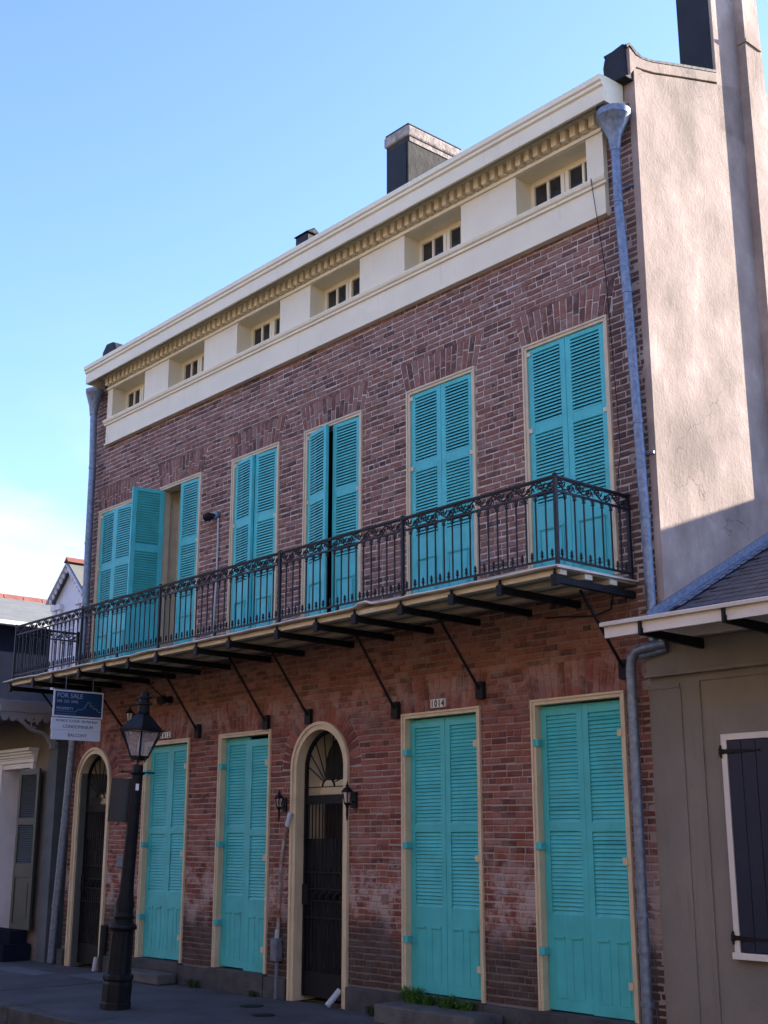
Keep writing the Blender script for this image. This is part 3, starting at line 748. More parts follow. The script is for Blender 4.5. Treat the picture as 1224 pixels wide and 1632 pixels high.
for x in bxs:
    m = MB(); ze = 3.74 + rb.uniform(-.006, .006)
    m.prism([(BY-.02, ze-.028), (BY-.02, ze+.032), (.02, 3.765), (.02, 3.700)], 0, x-.022, x+.022)
    m.box(x-.035, x+.035, BY-.055, BY-.02, ze-.05, ze+.045); m.lathe((x, BY-.038, ze+.045), [(.02, 0), (.012, .03), (.008, .055)], 6)
    m.build("bracket_beam", M_IRON, bal, bevel=.003)
brs = [(-4.15,-3.88,3.09),(-5.71,-5.68,3.06),(-7.02,-6.95,2.96),(-8.61,-8.46,3.0),(-9.28,-9.29,2.99),(-10.84,-10.79,2.98),(-12.88,-12.64,3.10),(-14.2,-14.15,3.12)]
for (xb, xp, zp) in brs:
    m = MB(); m.tube([(xp if abs(xb-xp) < .3 else xb, -.60, 3.72), (xp, -.05, zp-.0)], .015, 7)
    m.box(xp-.05, xp+.05, -.055, -.008, zp-.10, zp+.07); m.build("brace", M_IRON, bal)
ZTOP, ZMID, ZBOT = 4.65, 4.525, 3.925
rl = MB()
for (p, q) in (((BX0, BY), (BX1, BY)), ((BX1, BY), (BX1, -.02)), ((BX0, BY), (BX0, -.02))):
    rl.bar((*p, ZTOP), (*q, ZTOP), .036, .016); rl.bar((*p, ZTOP-.014), (*q, ZTOP-.014), .02, .012)
    rl.bar((*p, ZMID), (*q, ZMID), .016, .020); rl.bar((*p, ZBOT), (*q, ZBOT), .018, .018)
rl.build("railing", M_RAIL, bal)
posts = [BX1, -5.72, -7.72, -10.20, -12.20, BX0]
def post(x, y):
    m = MB().box(x-.015, x+.015, y-.015, y+.015, top, ZTOP+.012); m.lathe((x, y, ZTOP+.01), [(.022, 0), (.024, .012), (.010, .02)], 8)
    m.build("railing_post", M_RAIL, bal)
for x in posts: post(x, BY)
post(BX1, -.03); post(BX0, -.03)
def baluster_mesh():
    m = MB().box(-.0058, .0058, -.0058, .0058, ZBOT, ZMID)
    m.box(-.013, .013, -.013, .013, ZMID-.055, ZMID-.045)
    for s_ in (-1, 1): m.tube([(0, 0, ZMID-.05), (.018*s_, 0, ZMID-.032), (.026*s_, 0, ZMID-.016), (.016*s_, 0, ZMID-.012)], .005, 4)
    return m
bme = baluster_mesh().mesh("baluster", (0,0,ZBOT)); bme.materials.append(M_RAIL)
fm = MB().lathe((0,0,0), [(.008, 0), (.008, .022), (.018, .032), (.010, .045), (.014, .06), (.004, .085)], 6); fme = fm.mesh("finial"); fme.materials.append(M_RAIL)
def scroll_mesh():
    """one repeat of the running vine, 0.236 m long, seen in the x-z plane"""
    m = MB(); w = .236; z0, z1 = ZMID+.012, ZTOP-.02; zc = (z0+z1)/2; h = (z1-z0)/2
    stem = [(w*t, 0, zc + h*.80*math.cos(2*math.pi*t)) for t in [i/14 for i in range(15)]]
    m.tube(stem, .0070, 5)
    def spiral(cx, cz, r, a0, turns, sg):
        n = 16; pts = []
        for i in range(n+1):
            t = i/n; a = a0 + sg*turns*2*math.pi*t; rr = r*(1-.80*t); pts.append((cx+rr*math.cos(a), 0, cz+rr*math.sin(a)))
        m.tube(pts, [.0075-.0015*i/n for i in range(n+1)], 5); m.lathe((pts[-1][0], 0, pts[-1][2]-.010), [(.004, 0), (.011, .005), (.011, .014), (.004, .019)], 6)
    spiral(w*.26, zc+.010, .040, R(200), 1.35, -1); spiral(w*.76, zc-.008, .038, R(20), 1.35, -1)
    m.tube([(w*.40, 0, zc-.02), (w*.47, 0, zc+.004), (w*.55, 0, zc+.034)], [.004,.010,.003], 5)
    m.tube([(w*.90, 0, zc+.02), (w*.96, 0, zc+.0), (w*1.04, 0, zc-.034)], [.004,.010,.003], 5)
    return m
sme = scroll_mesh().mesh("scroll", (0,0,ZMID)); sme.materials.append(M_RAIL)
def fill_rail(p, q):
    d = Vector((q[0]-p[0], q[1]-p[1], 0)); L = d.length; d.normalize(); rz = math.atan2(d.y, d.x)
    n = max(1, round(L/.118)); 
    for i in range(n+1):
        if 0 < i < n:
            c = Vector((p[0], p[1], ZBOT)) + d*(L*i/n); place("baluster", bme, bal, c).rotation_euler = (0, 0, rz)
        if i < n: place("finial", fme, bal, Vector((p[0], p[1], ZBOT+.009)) + d*(L*(i+.5)/n))
    n = max(1, round(L/.236))
    for i in range(n):
        o = place("scroll", sme, bal, Vector((p[0], p[1], ZMID)) + d*(L*i/n)); o.rotation_euler = (0, 0, rz); o.scale = (L/n/.236, 1, 1)
for i in range(len(posts)-1): fill_rail((posts[i+1], BY), (posts[i], BY))
fill_rail((BX1, BY), (BX1, -.03)); fill_rail((BX0, BY), (BX0, -.03))
xf = [(posts[i]+posts[i+1])/2 for i in range(len(posts)-1)]
for x in xf: MB().box(x-.013, x+.013, BY-.013, BY+.013, top, ZBOT).build("rail_foot", M_RAIL, bal)

# downspouts -------------------------------------------------------------
def pipe_with_head(pts, r, head, label):
    m = MB(); m.tube(pts, r, 14); 
    for i in range(1, len(pts)-1): m.tube([Vector(pts[i])+Vector((0,0,.018)), Vector(pts[i])-Vector((0,0,.018))], r+.006, 14)
    if head:
        x, y, z = pts[0]; hr = head
        m.lathe((x, y, z-.02), [(r+.004, -.12), (r+.022, .03), (hr*.97, .235), (hr, .24), (hr+.004, .30), (hr-.012, .30), (hr-.02, .25), (.02, .2)], 20)
    o = m.build("downspout", M_ZINC, TH, smooth=True); o["label"] = label; return o
p_ = [(-3.60,-.14,8.22),(-3.605,-.13,7.55),(-3.575,-.105,6.6),(-3.545,-.09,5.3),(-3.525,-.085,4.4),(-3.515,-.08,3.40),(-3.515,-.08,3.28)]
ds = pipe_with_head(p_, .045, .165, "long galvanised downspout with funnel head at the right corner")
for (x, y, zz) in ((-3.60,-.12,7.72), (-3.53,-.11,5.0)): MB().box(x-.02, x+.10, -.035, -.02, zz-.012, zz+.012).build("strap", M_ZINC, ds)
p_ = [(-13.92,-.16,8.20),(-13.90,-.13,7.2),(-13.90,-.12,6.0),(-13.88,-.11,4.9),(-13.93,-.11,3.9),(-14.04,-.10,3.0),(-14.15,-.09,1.9),(-14.26,-.09,.7),(-14.31,-.09,GZ+.03)]
pipe_with_head(p_, .055, .14, "long galvanised downspout at the left corner")
MB().tube([(-13.92,-.16,8.45),(-13.92,-.16,8.56)], .04, 10).build("gutter_outlet", M_CREAM, TH)
MB().tube([(-3.60,-.14,8.45),(-3.62,-.14,8.56)], .04, 10).build("gutter_outlet", M_CREAM, TH)
lo = MB(); lo.tube([(-3.36,-.10,3.24),(-3.55,-.12,3.225),(-3.66,-.13,3.205),(-3.72,-.13,3.15),(-3.735,-.13,3.05),(-3.735,-.13,2.9),(-3.735,-.13,2.0),(-3.74,-.13,1.0),(-3.745,-.13,GZ+.03)], .045, 14)
for zz in (1.0, .72, .3): lo.tube([(-3.74,-.13,zz+.02),(-3.74,-.13,zz-.02)], .057, 14)
lo.tube([(-3.36,-.10,3.19),(-3.5,-.11,3.165),(-3.64,-.12,3.15)], .022, 8)
o = lo.build("downspout", M_ZINC, TH, smooth=True); o["label"] = "lower galvanised downspout with an elbow beside the taupe cottage"

# ------------------------------------------------------------------ right cottage
CT = thing("cottage", (-.2, 0, GZ), "low taupe stucco cottage with dark slate roof and navy batten shutter at right", "house")
cx0, cx1 = -3.62, 3.6
b = MB(); b.box(cx0+.02, cx1, -.035, .0, GZ, 3.02); b.box(-3.425, cx1, .001, 9, GZ, 3.4); b.build("wall", M_TAUPE, CT)
b = MB(); b.box(cx0, cx1+.01, -.075, -.036, 2.985, 3.26); b.box(cx0-.01, cx1+.02, -.095, -.076, 2.965, 3.0); b.build("frieze_band", M_TAUPE, CT, bevel=.005)
b = MB(); b.box(cx0-.005, -3.30, -.052, -.036, 2.86, 2.90); b.box(cx0, -3.29, -.046, -.036, GZ, 2.86); b.build("pilaster", M_TAUPE, CT, bevel=.004)
b = MB(); b.box(-3.115, -3.095, -.050, -.036, GZ, 2.90); b.box(-3.115, cx1, -.050, -.036, 2.90, 2.925); b.build("panel_moulding", M_TAUPE, CT)
# batten shutter window
w0, w1, wz0, wz1 = -2.90, -1.75, .70, 2.44
b = MB(); b.box(w0, w0+.05, -.085, -.036, wz0+.05, wz1-.05); b.box(w1-.05, w1, -.085, -.036, wz0+.05, wz1-.05); b.box(w0, w1, -.085, -.036, wz1-.05, wz1); b.box(w0-.015, w1+.015, -.10, -.036, wz0, wz0+.05)
b.build("window_frame", M_FASCIA, CT, bevel=.003)
sh = MB().box(w0+.055, w1-.055, -.070, -.040, wz0+.055, wz1-.055).build("shutter", M_NAVY, CT)
n = 8; pw = (w1-w0-.11)/n
for i in range(n): MB().box(w0+.055+pw*i+.003, w0+.055+pw*(i+1)-.003, -.080, -.0705, wz0+.056, wz1-.056).build("batten_board", M_NAVY, sh, bevel=.002)
for zz in (wz1-.14, wz0+.16):
    b = MB(); b.prism([(w0-.02, zz-.03), (w0+.03, zz-.018), (w0+.36, zz-.006), (w0+.36, zz+.006), (w0+.03, zz+.018), (w0-.02, zz+.03)], 1, -.094, -.0855); b.tube([(w0+.0, -.094, zz-.05), (w0+.0, -.094, zz+.05)], .010, 8)
    b.build("strap_hinge", M_IRON, sh)
# eave
EY = -.90
b = MB(); b.prism([(EY, 3.205), (EY, 3.30), (EY+.03, 3.30), (EY+.03, 3.205)], 0, -3.395, cx1); b.build("fascia", M_FASCIA, CT, bevel=.003)
b = MB(); b.prism([(EY-.035, 3.30), (EY-.04, 3.325), (EY-.02, 3.335), (.06, 3.53), (.06, 3.50), (EY+.03, 3.30)], 0, -3.415, cx1); b.build("eave_flashing", M_FASCIA, CT)
b = MB(); b.prism([(EY+.03, 3.27), (EY+.03, 3.30), (.0, 3.44), (.0, 3.40)], 0, -3.39, cx1); b.build("soffit", M_FASCIA, CT)
b = MB().box(-3.39, cx1, -.17, -.09, 3.26, 3.40); b.build("soffit_board", M_FASCIA, CT)
for x in (-3.02, -2.24, -1.45, -.65):
    b = MB(); b.prism([(EY-.005, 3.19), (EY-.005, 3.245), (-.075, 3.245), (-.075, 3.16)], 0, x-.018, x+.018); b.box(x-.012, x+.012, EY-.03, EY-.005, 3.19, 3.31); b.build("iron_bracket", M_IRON, CT)
MB().box(-3.15, -3.05, EY+.03, -.8, 3.215, 3.27).build("rafter_end", M_FASCIA, CT)
RS = .51; rz = lambda y: 3.525 + RS*(y-.02)
b = MB(); b.prism([(.02, 3.48), (.02, 3.525), (5.2, rz(5.2)), (9.2, rz(5.2)-.49*4), (9.2, rz(5.2)-.49*4-.1), (5.2, rz(5.2)-.1)], 0, XR+.003, cx1); roof = b.build("roof", M_SLATE, CT)
sv = Vector((0, 1, RS)).normalized(); nv = Vector((0, -RS, 1)).normalized()
sl0 = None
for r_ in range(17):
    y0 = .02 + r_*.125
    for c_ in range(9):
        x = XR+.22 + c_*.205 + (.1 if r_ % 2 else 0)
        dz_ = rb.uniform(0, .004)
        if sl0 is None:
            m = MB().obox((0,0,0), (.099,0,0), sv*.125, nv*.005); sl0 = m.mesh("slate"); sl0.materials.append(M_SLATE)
        o = place("slate", sl0, roof, Vector((x, y0+.09, rz(y0+.09)+.016+dz_))); o.rotation_euler = (R(-2.4)+rb.gauss(0,.006), 0, rb.gauss(0, .008))
b = MB(); b.obox((XR+.035, 1.6, rz(1.6)+.05), (.026,0,0), sv*2.1, nv*.006); b.obox((XR+.010, 1.6, rz(1.6)+.09), (.006,0,0), sv*2.1, nv*.035); b.build("flashing", M_ZINC, CT)
for i in range(22):
    y = .1+i*.125; b = MB().obox((XR+.085, y, rz(y)+.045), (.045,0,0), sv*.055, nv*.004); b.build("flashing_step", M_ZINC, CT)

# ------------------------------------------------------------------ left cottage
LC = thing("cottage", (-17, 0, GZ), "old cottage with white doorway, dark green shutter and scalloped eave trim at left", "house")
b = MB(); b.box(-22, -16.62, 0, 5, GZ, 3.5); b.box(-15.42, -14.92, 0, 5, GZ, 3.5); b.box(-16.62, -15.42, .0, 5, 2.80, 3.5); b.box(-16.62, -15.42, .9, 5, GZ, 2.8); b.build("wall", M_LWALL, LC)
b = MB(); b.box(-14.92, -14.64, -.03, 5, GZ, 2.98); b.box(-14.95, -14.62, -.05, 5, 2.98, 3.04); b.build("pilaster", mat("blue_grey_paint", (.09, .105, .12), .8, .15, 4), LC, bevel=.004)
# roof overhang with returning cornice
b = MB(); b.prism([(-.98, 3.62), (-.98, 3.66), (.0, 3.86), (2.8, 4.42), (5.0, 4.0), (5.0, 3.5), (.0, 3.5), (-.5, 3.6)], 0, -22, -14.74); b.build("roof", M_LROOF, LC)
b = MB(); b.prism([(-.95, 3.46), (-.97, 3.52), (-.97, 3.56), (-1.0, 3.60), (-1.0, 3.63), (.05, 3.63), (.05, 3.46)], 0, -22, -14.70); b.build("eave_cornice", M_GREYP, LC, bevel=.006)
b = MB(); 
for i in range(7): y = -.95 + i*.135; b.prism([(y, 3.47), (y, 3.40), (y+.02, 3.35), (y+.05, 3.325), (y+.085, 3.325), (y+.115, 3.35), (y+.135, 3.40), (y+.135, 3.47)], 0, -14.745, -14.715)
b.build("scalloped_trim", M_GREYP, LC)
b = MB(); 
for i in range(54): x = -22 + i*.135; b.prism([(x, 3.47), (x, 3.40), (x+.02, 3.35), (x+.05, 3.325), (x+.085, 3.325), (x+.115, 3.35), (x+.135, 3.40), (x+.135, 3.47)], 1, -.985, -.955)
b.build("scalloped_trim", M_GREYP, LC)
brp = [(-.70, 3.38), (-.56, 3.30), (-.46, 3.22), (-.36, 3.19), (-.25, 3.17), (-.16, 3.10), (-.13, 3.04), (-.08, 2.98), (-.06, 2.96)]
b = MB(); b.tube([(-14.73, y, z_) for y, z_ in brp], .028, 6); b.tube([(-14.73, -.55, 3.40), (-14.73, -.44, 3.33), (-14.73, -.33, 3.36), (-14.73, -.27, 3.42)], .018, 6)
b.tube([(-14.73, -.40+.055*math.cos(t), 3.29+.05*math.sin(t)) for t in [R(q) for q in range(0, 330, 30)]], .016, 6)
b.box(-14.76, -14.70, -.12, -.03, 2.95, 3.46); b.build("scroll_bracket", M_GREYP, LC)
# doorway
b = MB(); b.box(-16.85, -15.36, -.06, .0, 2.78, 2.84); 
for i, (d_, z0, z1) in enumerate(((.07, 2.84, 2.87), (.10, 2.87, 2.91), (.13, 2.91, 2.95), (.17, 2.95, 3.0))): b.box(-16.85-d_*.4, -15.36+d_*.25, -d_, .0, z0, z1)
b.build("door_pediment", M_WHITE, LC, bevel=.006)
b = MB(); b.box(-16.66, -16.5, -.05, .5, GZ, 2.78); b.box(-15.48, -15.40, -.05, .5, GZ, 2.78); b.box(-16.5, -15.48, -.03, .5, 2.70, 2.78); b.build("door_frame", M_WHITE, LC, bevel=.005)
b = MB(); b.box(-16.5, -15.48, .46, .52, 2.20, 2.32); b.box(-16.5, -16.36, .46, .52, GZ+.2, 2.70); b.box(-15.6, -15.48, .46, .52, GZ+.2, 2.70); b.build("transom_frame", M_WHITE, LC)
MB().box(-16.36, -15.6, .50, .51, 2.32, 2.70).build("transom_pane", M_BLIND, LC)
b = MB(); b.box(-16.30, -15.62, .54, .58, .22, 2.2); d_ = b.build("door", M_WHITE, LC); 
for zz in (1.05, 1.6): MB().box(-16.22, -15.70, .528, .54, zz, zz+.5).build("pane", M_GLASS, d_)
for zz in (.45, 1.2, 1.95): MB().box(-15.50, -15.46, -.055, -.045, zz, zz+.08).build("hinge", M_IRON, d_)
sh = MB(); W_, H_ = .64, 2.36; st = .07
sh.box(0, st, -.02, .02, 0, H_); sh.box(W_-st, W_, -.02, .02, 0, H_)
for z0, z1 in ((0, .08), (.75, .95), (1.52, 1.62), (H_-.09, H_)): sh.box(st, W_-st, -.019, .019, z0, z1)
sh.box(st, W_-st, -.008, .008, .08, .75); sh.box(st+.07, W_-st-.07, -.014, .014, .16, .67)
so = sh.build("shutter", M_GREEN, LC, local=True, bevel=.003); so.location = Vector((-15.02, -.10, .31)) - WP[LC.name]; WP[so.name] = Vector((-15.02, -.10, .31)); so.rotation_euler = (0, 0, R(181))
for (l0, l1) in ((.95, 1.52), (1.62, H_-.09)):
    n = round((l1-l0)/.034)
    for i in range(n):
        zc = l0+(i+.5)*(l1-l0)/n; m = MB().obox((W_/2, 0, zc), (W_/2-st, 0, 0), Vector((0, -.6, .8))*.021, Vector((0, .8, .6))*.004); m.build("slat", M_GREEN, so, local=True)
MB().box(-16.75, -16.70, -.12, -.06, .3, 2.66).build("shutter_edge", M_GREEN, LC)
b = MB(); b.box(-16.7, -15.1, -.46, -.03, GZ, .12); b.box(-16.6, -15.25, -.30, -.031, .12, .30); b.build("door_step", M_NAVYW, LC, bevel=.008)
# white gabled dormer
dx0, dx1, dy = -17.62, -16.45, 1.25; dm_ = (dx0+dx1)/2
b = MB(); b.prism([(dx0, 3.9), (dx0, 5.78), (dm_, 6.32), (dx1, 5.78), (dx1, 3.9)], 1, dy, dy+2.4); do = b.build("dormer", M_WHITE, LC)
b = MB(); 
for sg in (-1, 1):
    a_ = Vector((dm_, dy-.08, 6.42)); e_ = Vector((dm_+sg*.68, dy-.08, 5.78)); b.prism([(dm_, 6.36), (dm_, 6.42), (e_.x, 5.80), (e_.x, 5.74)], 1, dy-.12, dy+2.5)
b.build("dormer_roof", M_SHING, do)
b = MB(); n = 7
for sg in (-1, 1):
    for i in range(n):
        t = (i+.5)/n; x = dm_+sg*.62*t; z_ = 6.34-.58*t; b.lathe((x, dy-.11, z_-.05), [(.004, -.05), (.022, -.02), (.030, .03), (.02, .05)], 6)
    b.bar((dm_, dy-.125, 6.37), (dm_+sg*.69, dy-.125, 5.735), .02, .07, (0,1,0))
b.build("bargeboard", M_WHITE, do)
b = MB(); 
for x in (dx0-.02, dx0+.16, dx1-.30, dx1-.12): b.box(x, x+.13, dy-.05, dy, 4.3, 5.66); b.box(x-.02, x+.15, dy-.08, dy, 5.60, 5.70)
b.box(dx0+.3, dx1-.3, dy-.04, dy, 5.42, 5.52); b.build("dormer_pilaster", M_WHITE, do)
MB().box(dx0+.38, dx1-.38, dy-.012, dy-.002, 4.4, 5.38).build("pane", glass("pale_glass", (.35, .37, .42), .2), do)
b = MB().box(dm_-.015, dm_+.015, dy-.03, dy-.013, 4.4, 5.38)
for zz in (4.7, 5.02, 5.2): b.box(dx0+.38, dx1-.38, dy-.028, dy-.014, zz, zz+.025)
b.build("glazing_bar", M_WHITE, do)
b = MB(); b.prism([(dm_-.09, 6.40), (dm_, 6.50), (dm_+.09, 6.40), (dm_, 6.43)], 1, dy-.15, dy+2.5); b.build("ridge_tile", M_TILE, do)

# dark house further left
NH = thing("house", (-24, 3, GZ), "dark navy walled house behind the left cottage with red tiled ridge", "house")
MB().box(-28, -20, -1.0, 9, GZ, 5.66).build("wall", M_NAVYW, NH)
b = MB(); b.prism([(-28.3, 5.62), (-22.5, 6.6), (-19.7, 5.62), (-19.7, 5.72), (-22.5, 6.72), (-28.3, 5.72)], 1, -1.2, 9.2); b.build("roof", M_SHING, NH)
MB().box(-19.72, -19.62, -1.2, 9.2, 5.64, 5.715).build("gutter", M_WHITE, NH)
y = -1.2
while y < 9: MB().prism([(-22.62, 6.66), (-22.5, 6.80), (-22.38, 6.66)], 1, y+.01, y+.44).build("ridge_tile", M_TILE, NH); y += .45

# alley gate between the houses
AG = thing("alley_gate", (-14.43, .3, GZ), "dark board gate in the narrow gap between cottage and brick house", "gate")
m = MB().box(-14.64, -14.2, .30, .34, GZ+.03, 2.35).build("gate_frame", M_IRON, AG)
for i in range(4): MB().box(-14.63+i*.107, -14.63+i*.107+.10, .275, .299, GZ+.04, 2.40).build("gate_board", M_DARK, AG)
AW = tag(MB().box(-14.64, -14.2, .32, .55, 2.45, 3.15).box(-14.66, -14.19, .28, .57, 3.15, 3.2).build("alley_wall", M_GREYST), "weathered grey wall panel above the dark alley gate", "wall")

# ------------------------------------------------------------------ street lamp
LP = thing("street_lamp", (-9.39, -1.83, GZ), "black cast iron street lamp with four-sided glass lantern on the sidewalk", "street lamp")
lx, ly = -9.39, -1.83
MB().lathe((lx, ly, GZ), [(.163, 0), (.163, .06), (.154, .075), (.157, .25), (.145, .28), (.163, .30), (.163, .335), (.132, .36)], 8, R(22)).build("plinth", M_IRON, LP, bevel=.006)
MB().lathe((lx, ly, GZ), [(.132, .355), (.127, .42), (.118, .78), (.125, .80)], 24, 0, .06).build("fluted_base", M_IRON, LP, smooth=False)
MB().lathe((lx, ly, GZ), [(.14, .80), (.15, .82), (.14, .85), (.105, .87), (.10, .90), (.115, .93), (.10, .955), (.095, 1.0), (.105, 1.05), (.08, 1.17), (.074, 1.3), (.060, 2.35), (.060, 2.42), (.085, 2.44), (.06, 2.46), (.055, 2.53)], 20).build("post", M_IRON, LP, smooth=True)
rv = Vector((.659, .752, 0)); fv = Vector((.867, -.497, 0))        # across and towards the viewer's side of the street
b = MB(); b.tube([Vector((lx, ly, 2.33))-rv*.17, Vector((lx, ly, 2.33))+rv*.17], .009, 6)
for s_ in (-1, 1): b.lathe(tuple(Vector((lx, ly, 2.318))+rv*.17*s_), [(.005, 0), (.016, .006), (.016, .018), (.005, .024)], 6)
b.build("ladder_bar", M_IRON, LP)
a0 = math.atan2(-7.14, 12.45)
def ring(r, z, off=0): return [(lx+r*math.cos(a0+k*math.pi/2), ly+r*math.sin(a0+k*math.pi/2), z) for k in range(4)]
lo_, hi_ = ring(.095, 2.50), ring(.205, 2.79)
b = MB()
for k in range(4):
    b.tube([lo_[k], hi_[k]], .011, 6); b.bar(lo_[k], lo_[(k+1)%4], .022); b.bar(hi_[k], hi_[(k+1)%4], .026, .03)
b.box(lx-.05, lx+.05, ly-.05, ly+.05, 2.46, 2.50); ln = b.build("lantern_frame", M_IRON, LP)
for k in range(4):
    q = [Vector(p) for p in (lo_[k], lo_[(k+1)%4], hi_[(k+1)%4], hi_[k])]; c = sum(q, Vector())/4; q = [c+(p-c)*.94 for p in q]; nrm = (q[1]-q[0]).cross(q[3]-q[0]).normalized()*.002
    MB().add([p-nrm for p in q]+[p+nrm for p in q], [(0,1,2,3),(7,6,5,4),(0,4,5,1),(1,5,6,2),(2,6,7,3),(3,7,4,0)]).build("lantern_pane", M_LGLASS, ln)
b = MB().lathe((lx, ly, 0), [(.215, 2.795), (.222, 2.805), (.218, 2.82), (.085, 2.955), (.062, 2.985)], 4, a0); b.build("lantern_roof", M_IRON, LP)
MB().lathe((lx, ly, 0), [(.07, 2.98), (.062, 3.07), (.095, 3.075), (.092, 3.09), (.055, 3.10), (.052, 3.14), (.08, 3.145), (.077, 3.16), (.045, 3.17), (.042, 3.215), (.02, 3.23), (.005, 3.235)], 14).build("vent", M_IRON, LP, smooth=True)
b = MB()
for k in range(4):
    p = Vector(hi_[k]); o_ = Vector((lx, ly, 0)); out = (Vector((p.x, p.y, 0))-o_)*1.16+o_
    b.tube([(out.x, out.y, 2.80), (lx+(out.x-lx)*.25, ly+(out.y-ly)*.25, 2.44)], .008, 6); b.tube([(out.x, out.y, 2.80), hi_[k]], .008, 6)
b.build("lantern_stay", M_IRON, LP)
MB().lathe((lx, ly, 2.50), [(.02, 0), (.02, .05), (.03, .07), (.022, .20), (.006, .24)], 10).build("burner", mat("frosted_mantle", (.5, .5, .5), .4), LP)
MB().tube([(lx-.02, ly-.02, 2.06), (lx-.02, ly+.0, 2.5)], .008, 5).build("gas_line", M_IRON, LP)
m = MB(); c0 = Vector((lx, ly, 0)) - rv*.155 - fv*.055
pr2 = []
for i in range(9): t = -1+2*i/8; pr2.append(c0 + rv*(.125*t) + fv*(.03*(1-t*t)))
bk2 = [p - fv*.012 for p in pr2][::-1]; poly = [(p.x, p.y) for p in pr2+bk2]
m.prism(poly, 2, 1.79, 2.26); pb = m.build("notice_board", mat("charcoal_board", (.02, .024, .027), .55, .2, 6), LP)
MB().obox(Vector((lx, ly, 2.17))+fv*.060+rv*.01, rv*.018, fv*.004, (0,0,.035)).build("sticker", M_SIGNW, LP)

LP.rotation_euler = Matrix.Rotation(R(2.7), 3, Vector((-.752, .659, 0))).to_euler()                 # the post leans a little
# ------------------------------------------------------------------ for sale sign (hangs under the balcony, square to the wall)
sx_, sy0, sy1, sz0, sz1 = -12.2, -1.37, -.64, 2.90, 3.53
SG = thing("for_sale_sign", (sx_, -1.0, sz0), "blue and white for sale sign hanging under the left end of the balcony", "sign")
zs_ = 3.165
MB().box(sx_-.012, sx_, sy0, sy1, zs_+.012, sz1).build("sign_border", M_SIGNW, SG)
MB().box(sx_, sx_+.003, sy0+.022, sy1-.022, zs_+.032, sz1-.02).build("blue_panel", M_SIGNB, SG)
MB().box(sx_-.012, sx_, sy0-.01, sy1-.02, sz0+.11, zs_).build("white_rider", M_SIGNW, SG)
MB().box(sx_-.012, sx_, sy0+.0, sy1-.02, sz0-.02, sz0+.107).build("white_rider", M_SIGNW, SG)
for yy in (-1.2, -.80): MB().tube([(sx_-.006, yy, sz1), (sx_-.006, yy, 3.72)], .004, 5).build("hanger_hook", M_ZINC, SG)
for yy in (-1.2, -.95): MB().box(sx_-.010, sx_-.004, yy-.01, yy+.01, zs_-.005, zs_+.02).build("rider_link", M_ZINC, SG)
Yd, Zd_ = (0,1,0), (0,0,1); xt = sx_+.0045
text("FOR SALE", .088, M_SIGNT, SG, (xt, sy0+.045, sz1-.10), Yd, Zd_)
text("504. 233. 2445.", .052, M_SIGNT, SG, (xt, sy0+.045, sz1-.165), Yd, Zd_)
text("PROPERTY", .052, M_SIGNT, SG, (xt, sy0+.045, zs_+.105), Yd, Zd_)
MB().box(sx_+.003, sx_+.0045, sy0+.04, sy0+.30, zs_+.085, zs_+.088).build("print_line", M_SIGNT, SG)
MB().box(sx_+.003, sx_+.0045, sy0+.04, sy0+.33, zs_+.055, zs_+.058).build("print_line", M_SIGNT, SG)
sk = [(.31,.08),(.34,.10),(.36,.12),(.41,.12),(.44,.13),(.455,.15),(.465,.15),(.475,.19),(.485,.19),(.49,.22),(.53,.22),(.535,.19),(.545,.16),(.555,.185),(.575,.165),(.585,.14),(.60,.135),(.62,.15),(.64,.125),(.66,.10),(.70,.10)]
MB().tube([(sx_+.005, sy0+a_, zs_+b__) for a_, b__ in sk], .0025, 4).build("roofline_drawing", M_SIGNT, SG)
xt = sx_+.0015
text("PATRICK TUCKER  504 908 8364", .046, M_SIGND, SG, (xt, (sy0+sy1)/2-.01, zs_-.052), Yd, Zd_, align='CENTER', sx=.93)
text("CONDOMINIUM", .060, M_SIGND, SG, (xt, (sy0+sy1)/2+.01, sz0+.135), Yd, Zd_, align='CENTER')
text("BALCONY", .060, M_SIGND, SG, (xt, (sy0+sy1)/2+.01, sz0+.025), Yd, Zd_, align='CENTER')

# ------------------------------------------------------------------ house numbers
def number(x0, x1, z0, z1, digits, label):
    o = thing("number_plate", ((x0+x1)/2, -.03, z0), label, "house number")
    n = len(digits); w = (x1-x0)/n
    for i, ch in enumerate(digits):
        MB().box(x0+i*w+.001, x0+(i+1)*w-.001, -.026, -.004, z0, z1).build("tile", M_PLATE, o)
        text(ch, (z1-z0)*1.12, M_BLACK, o, (x0+(i+.5)*w, -.0275, z0+(z1-z0)*.11), (1,0,0), (0,0,1), "digit", 'CENTER', .0035, .78)
number(-6.41, -6.20, 2.925, 3.012, "1014", "white number plate 1014 over the second doorway from the right")
number(-11.70, -11.47, 2.925, 3.00, "1012", "small number plate 1012 above the shuttered door behind the street lamp")

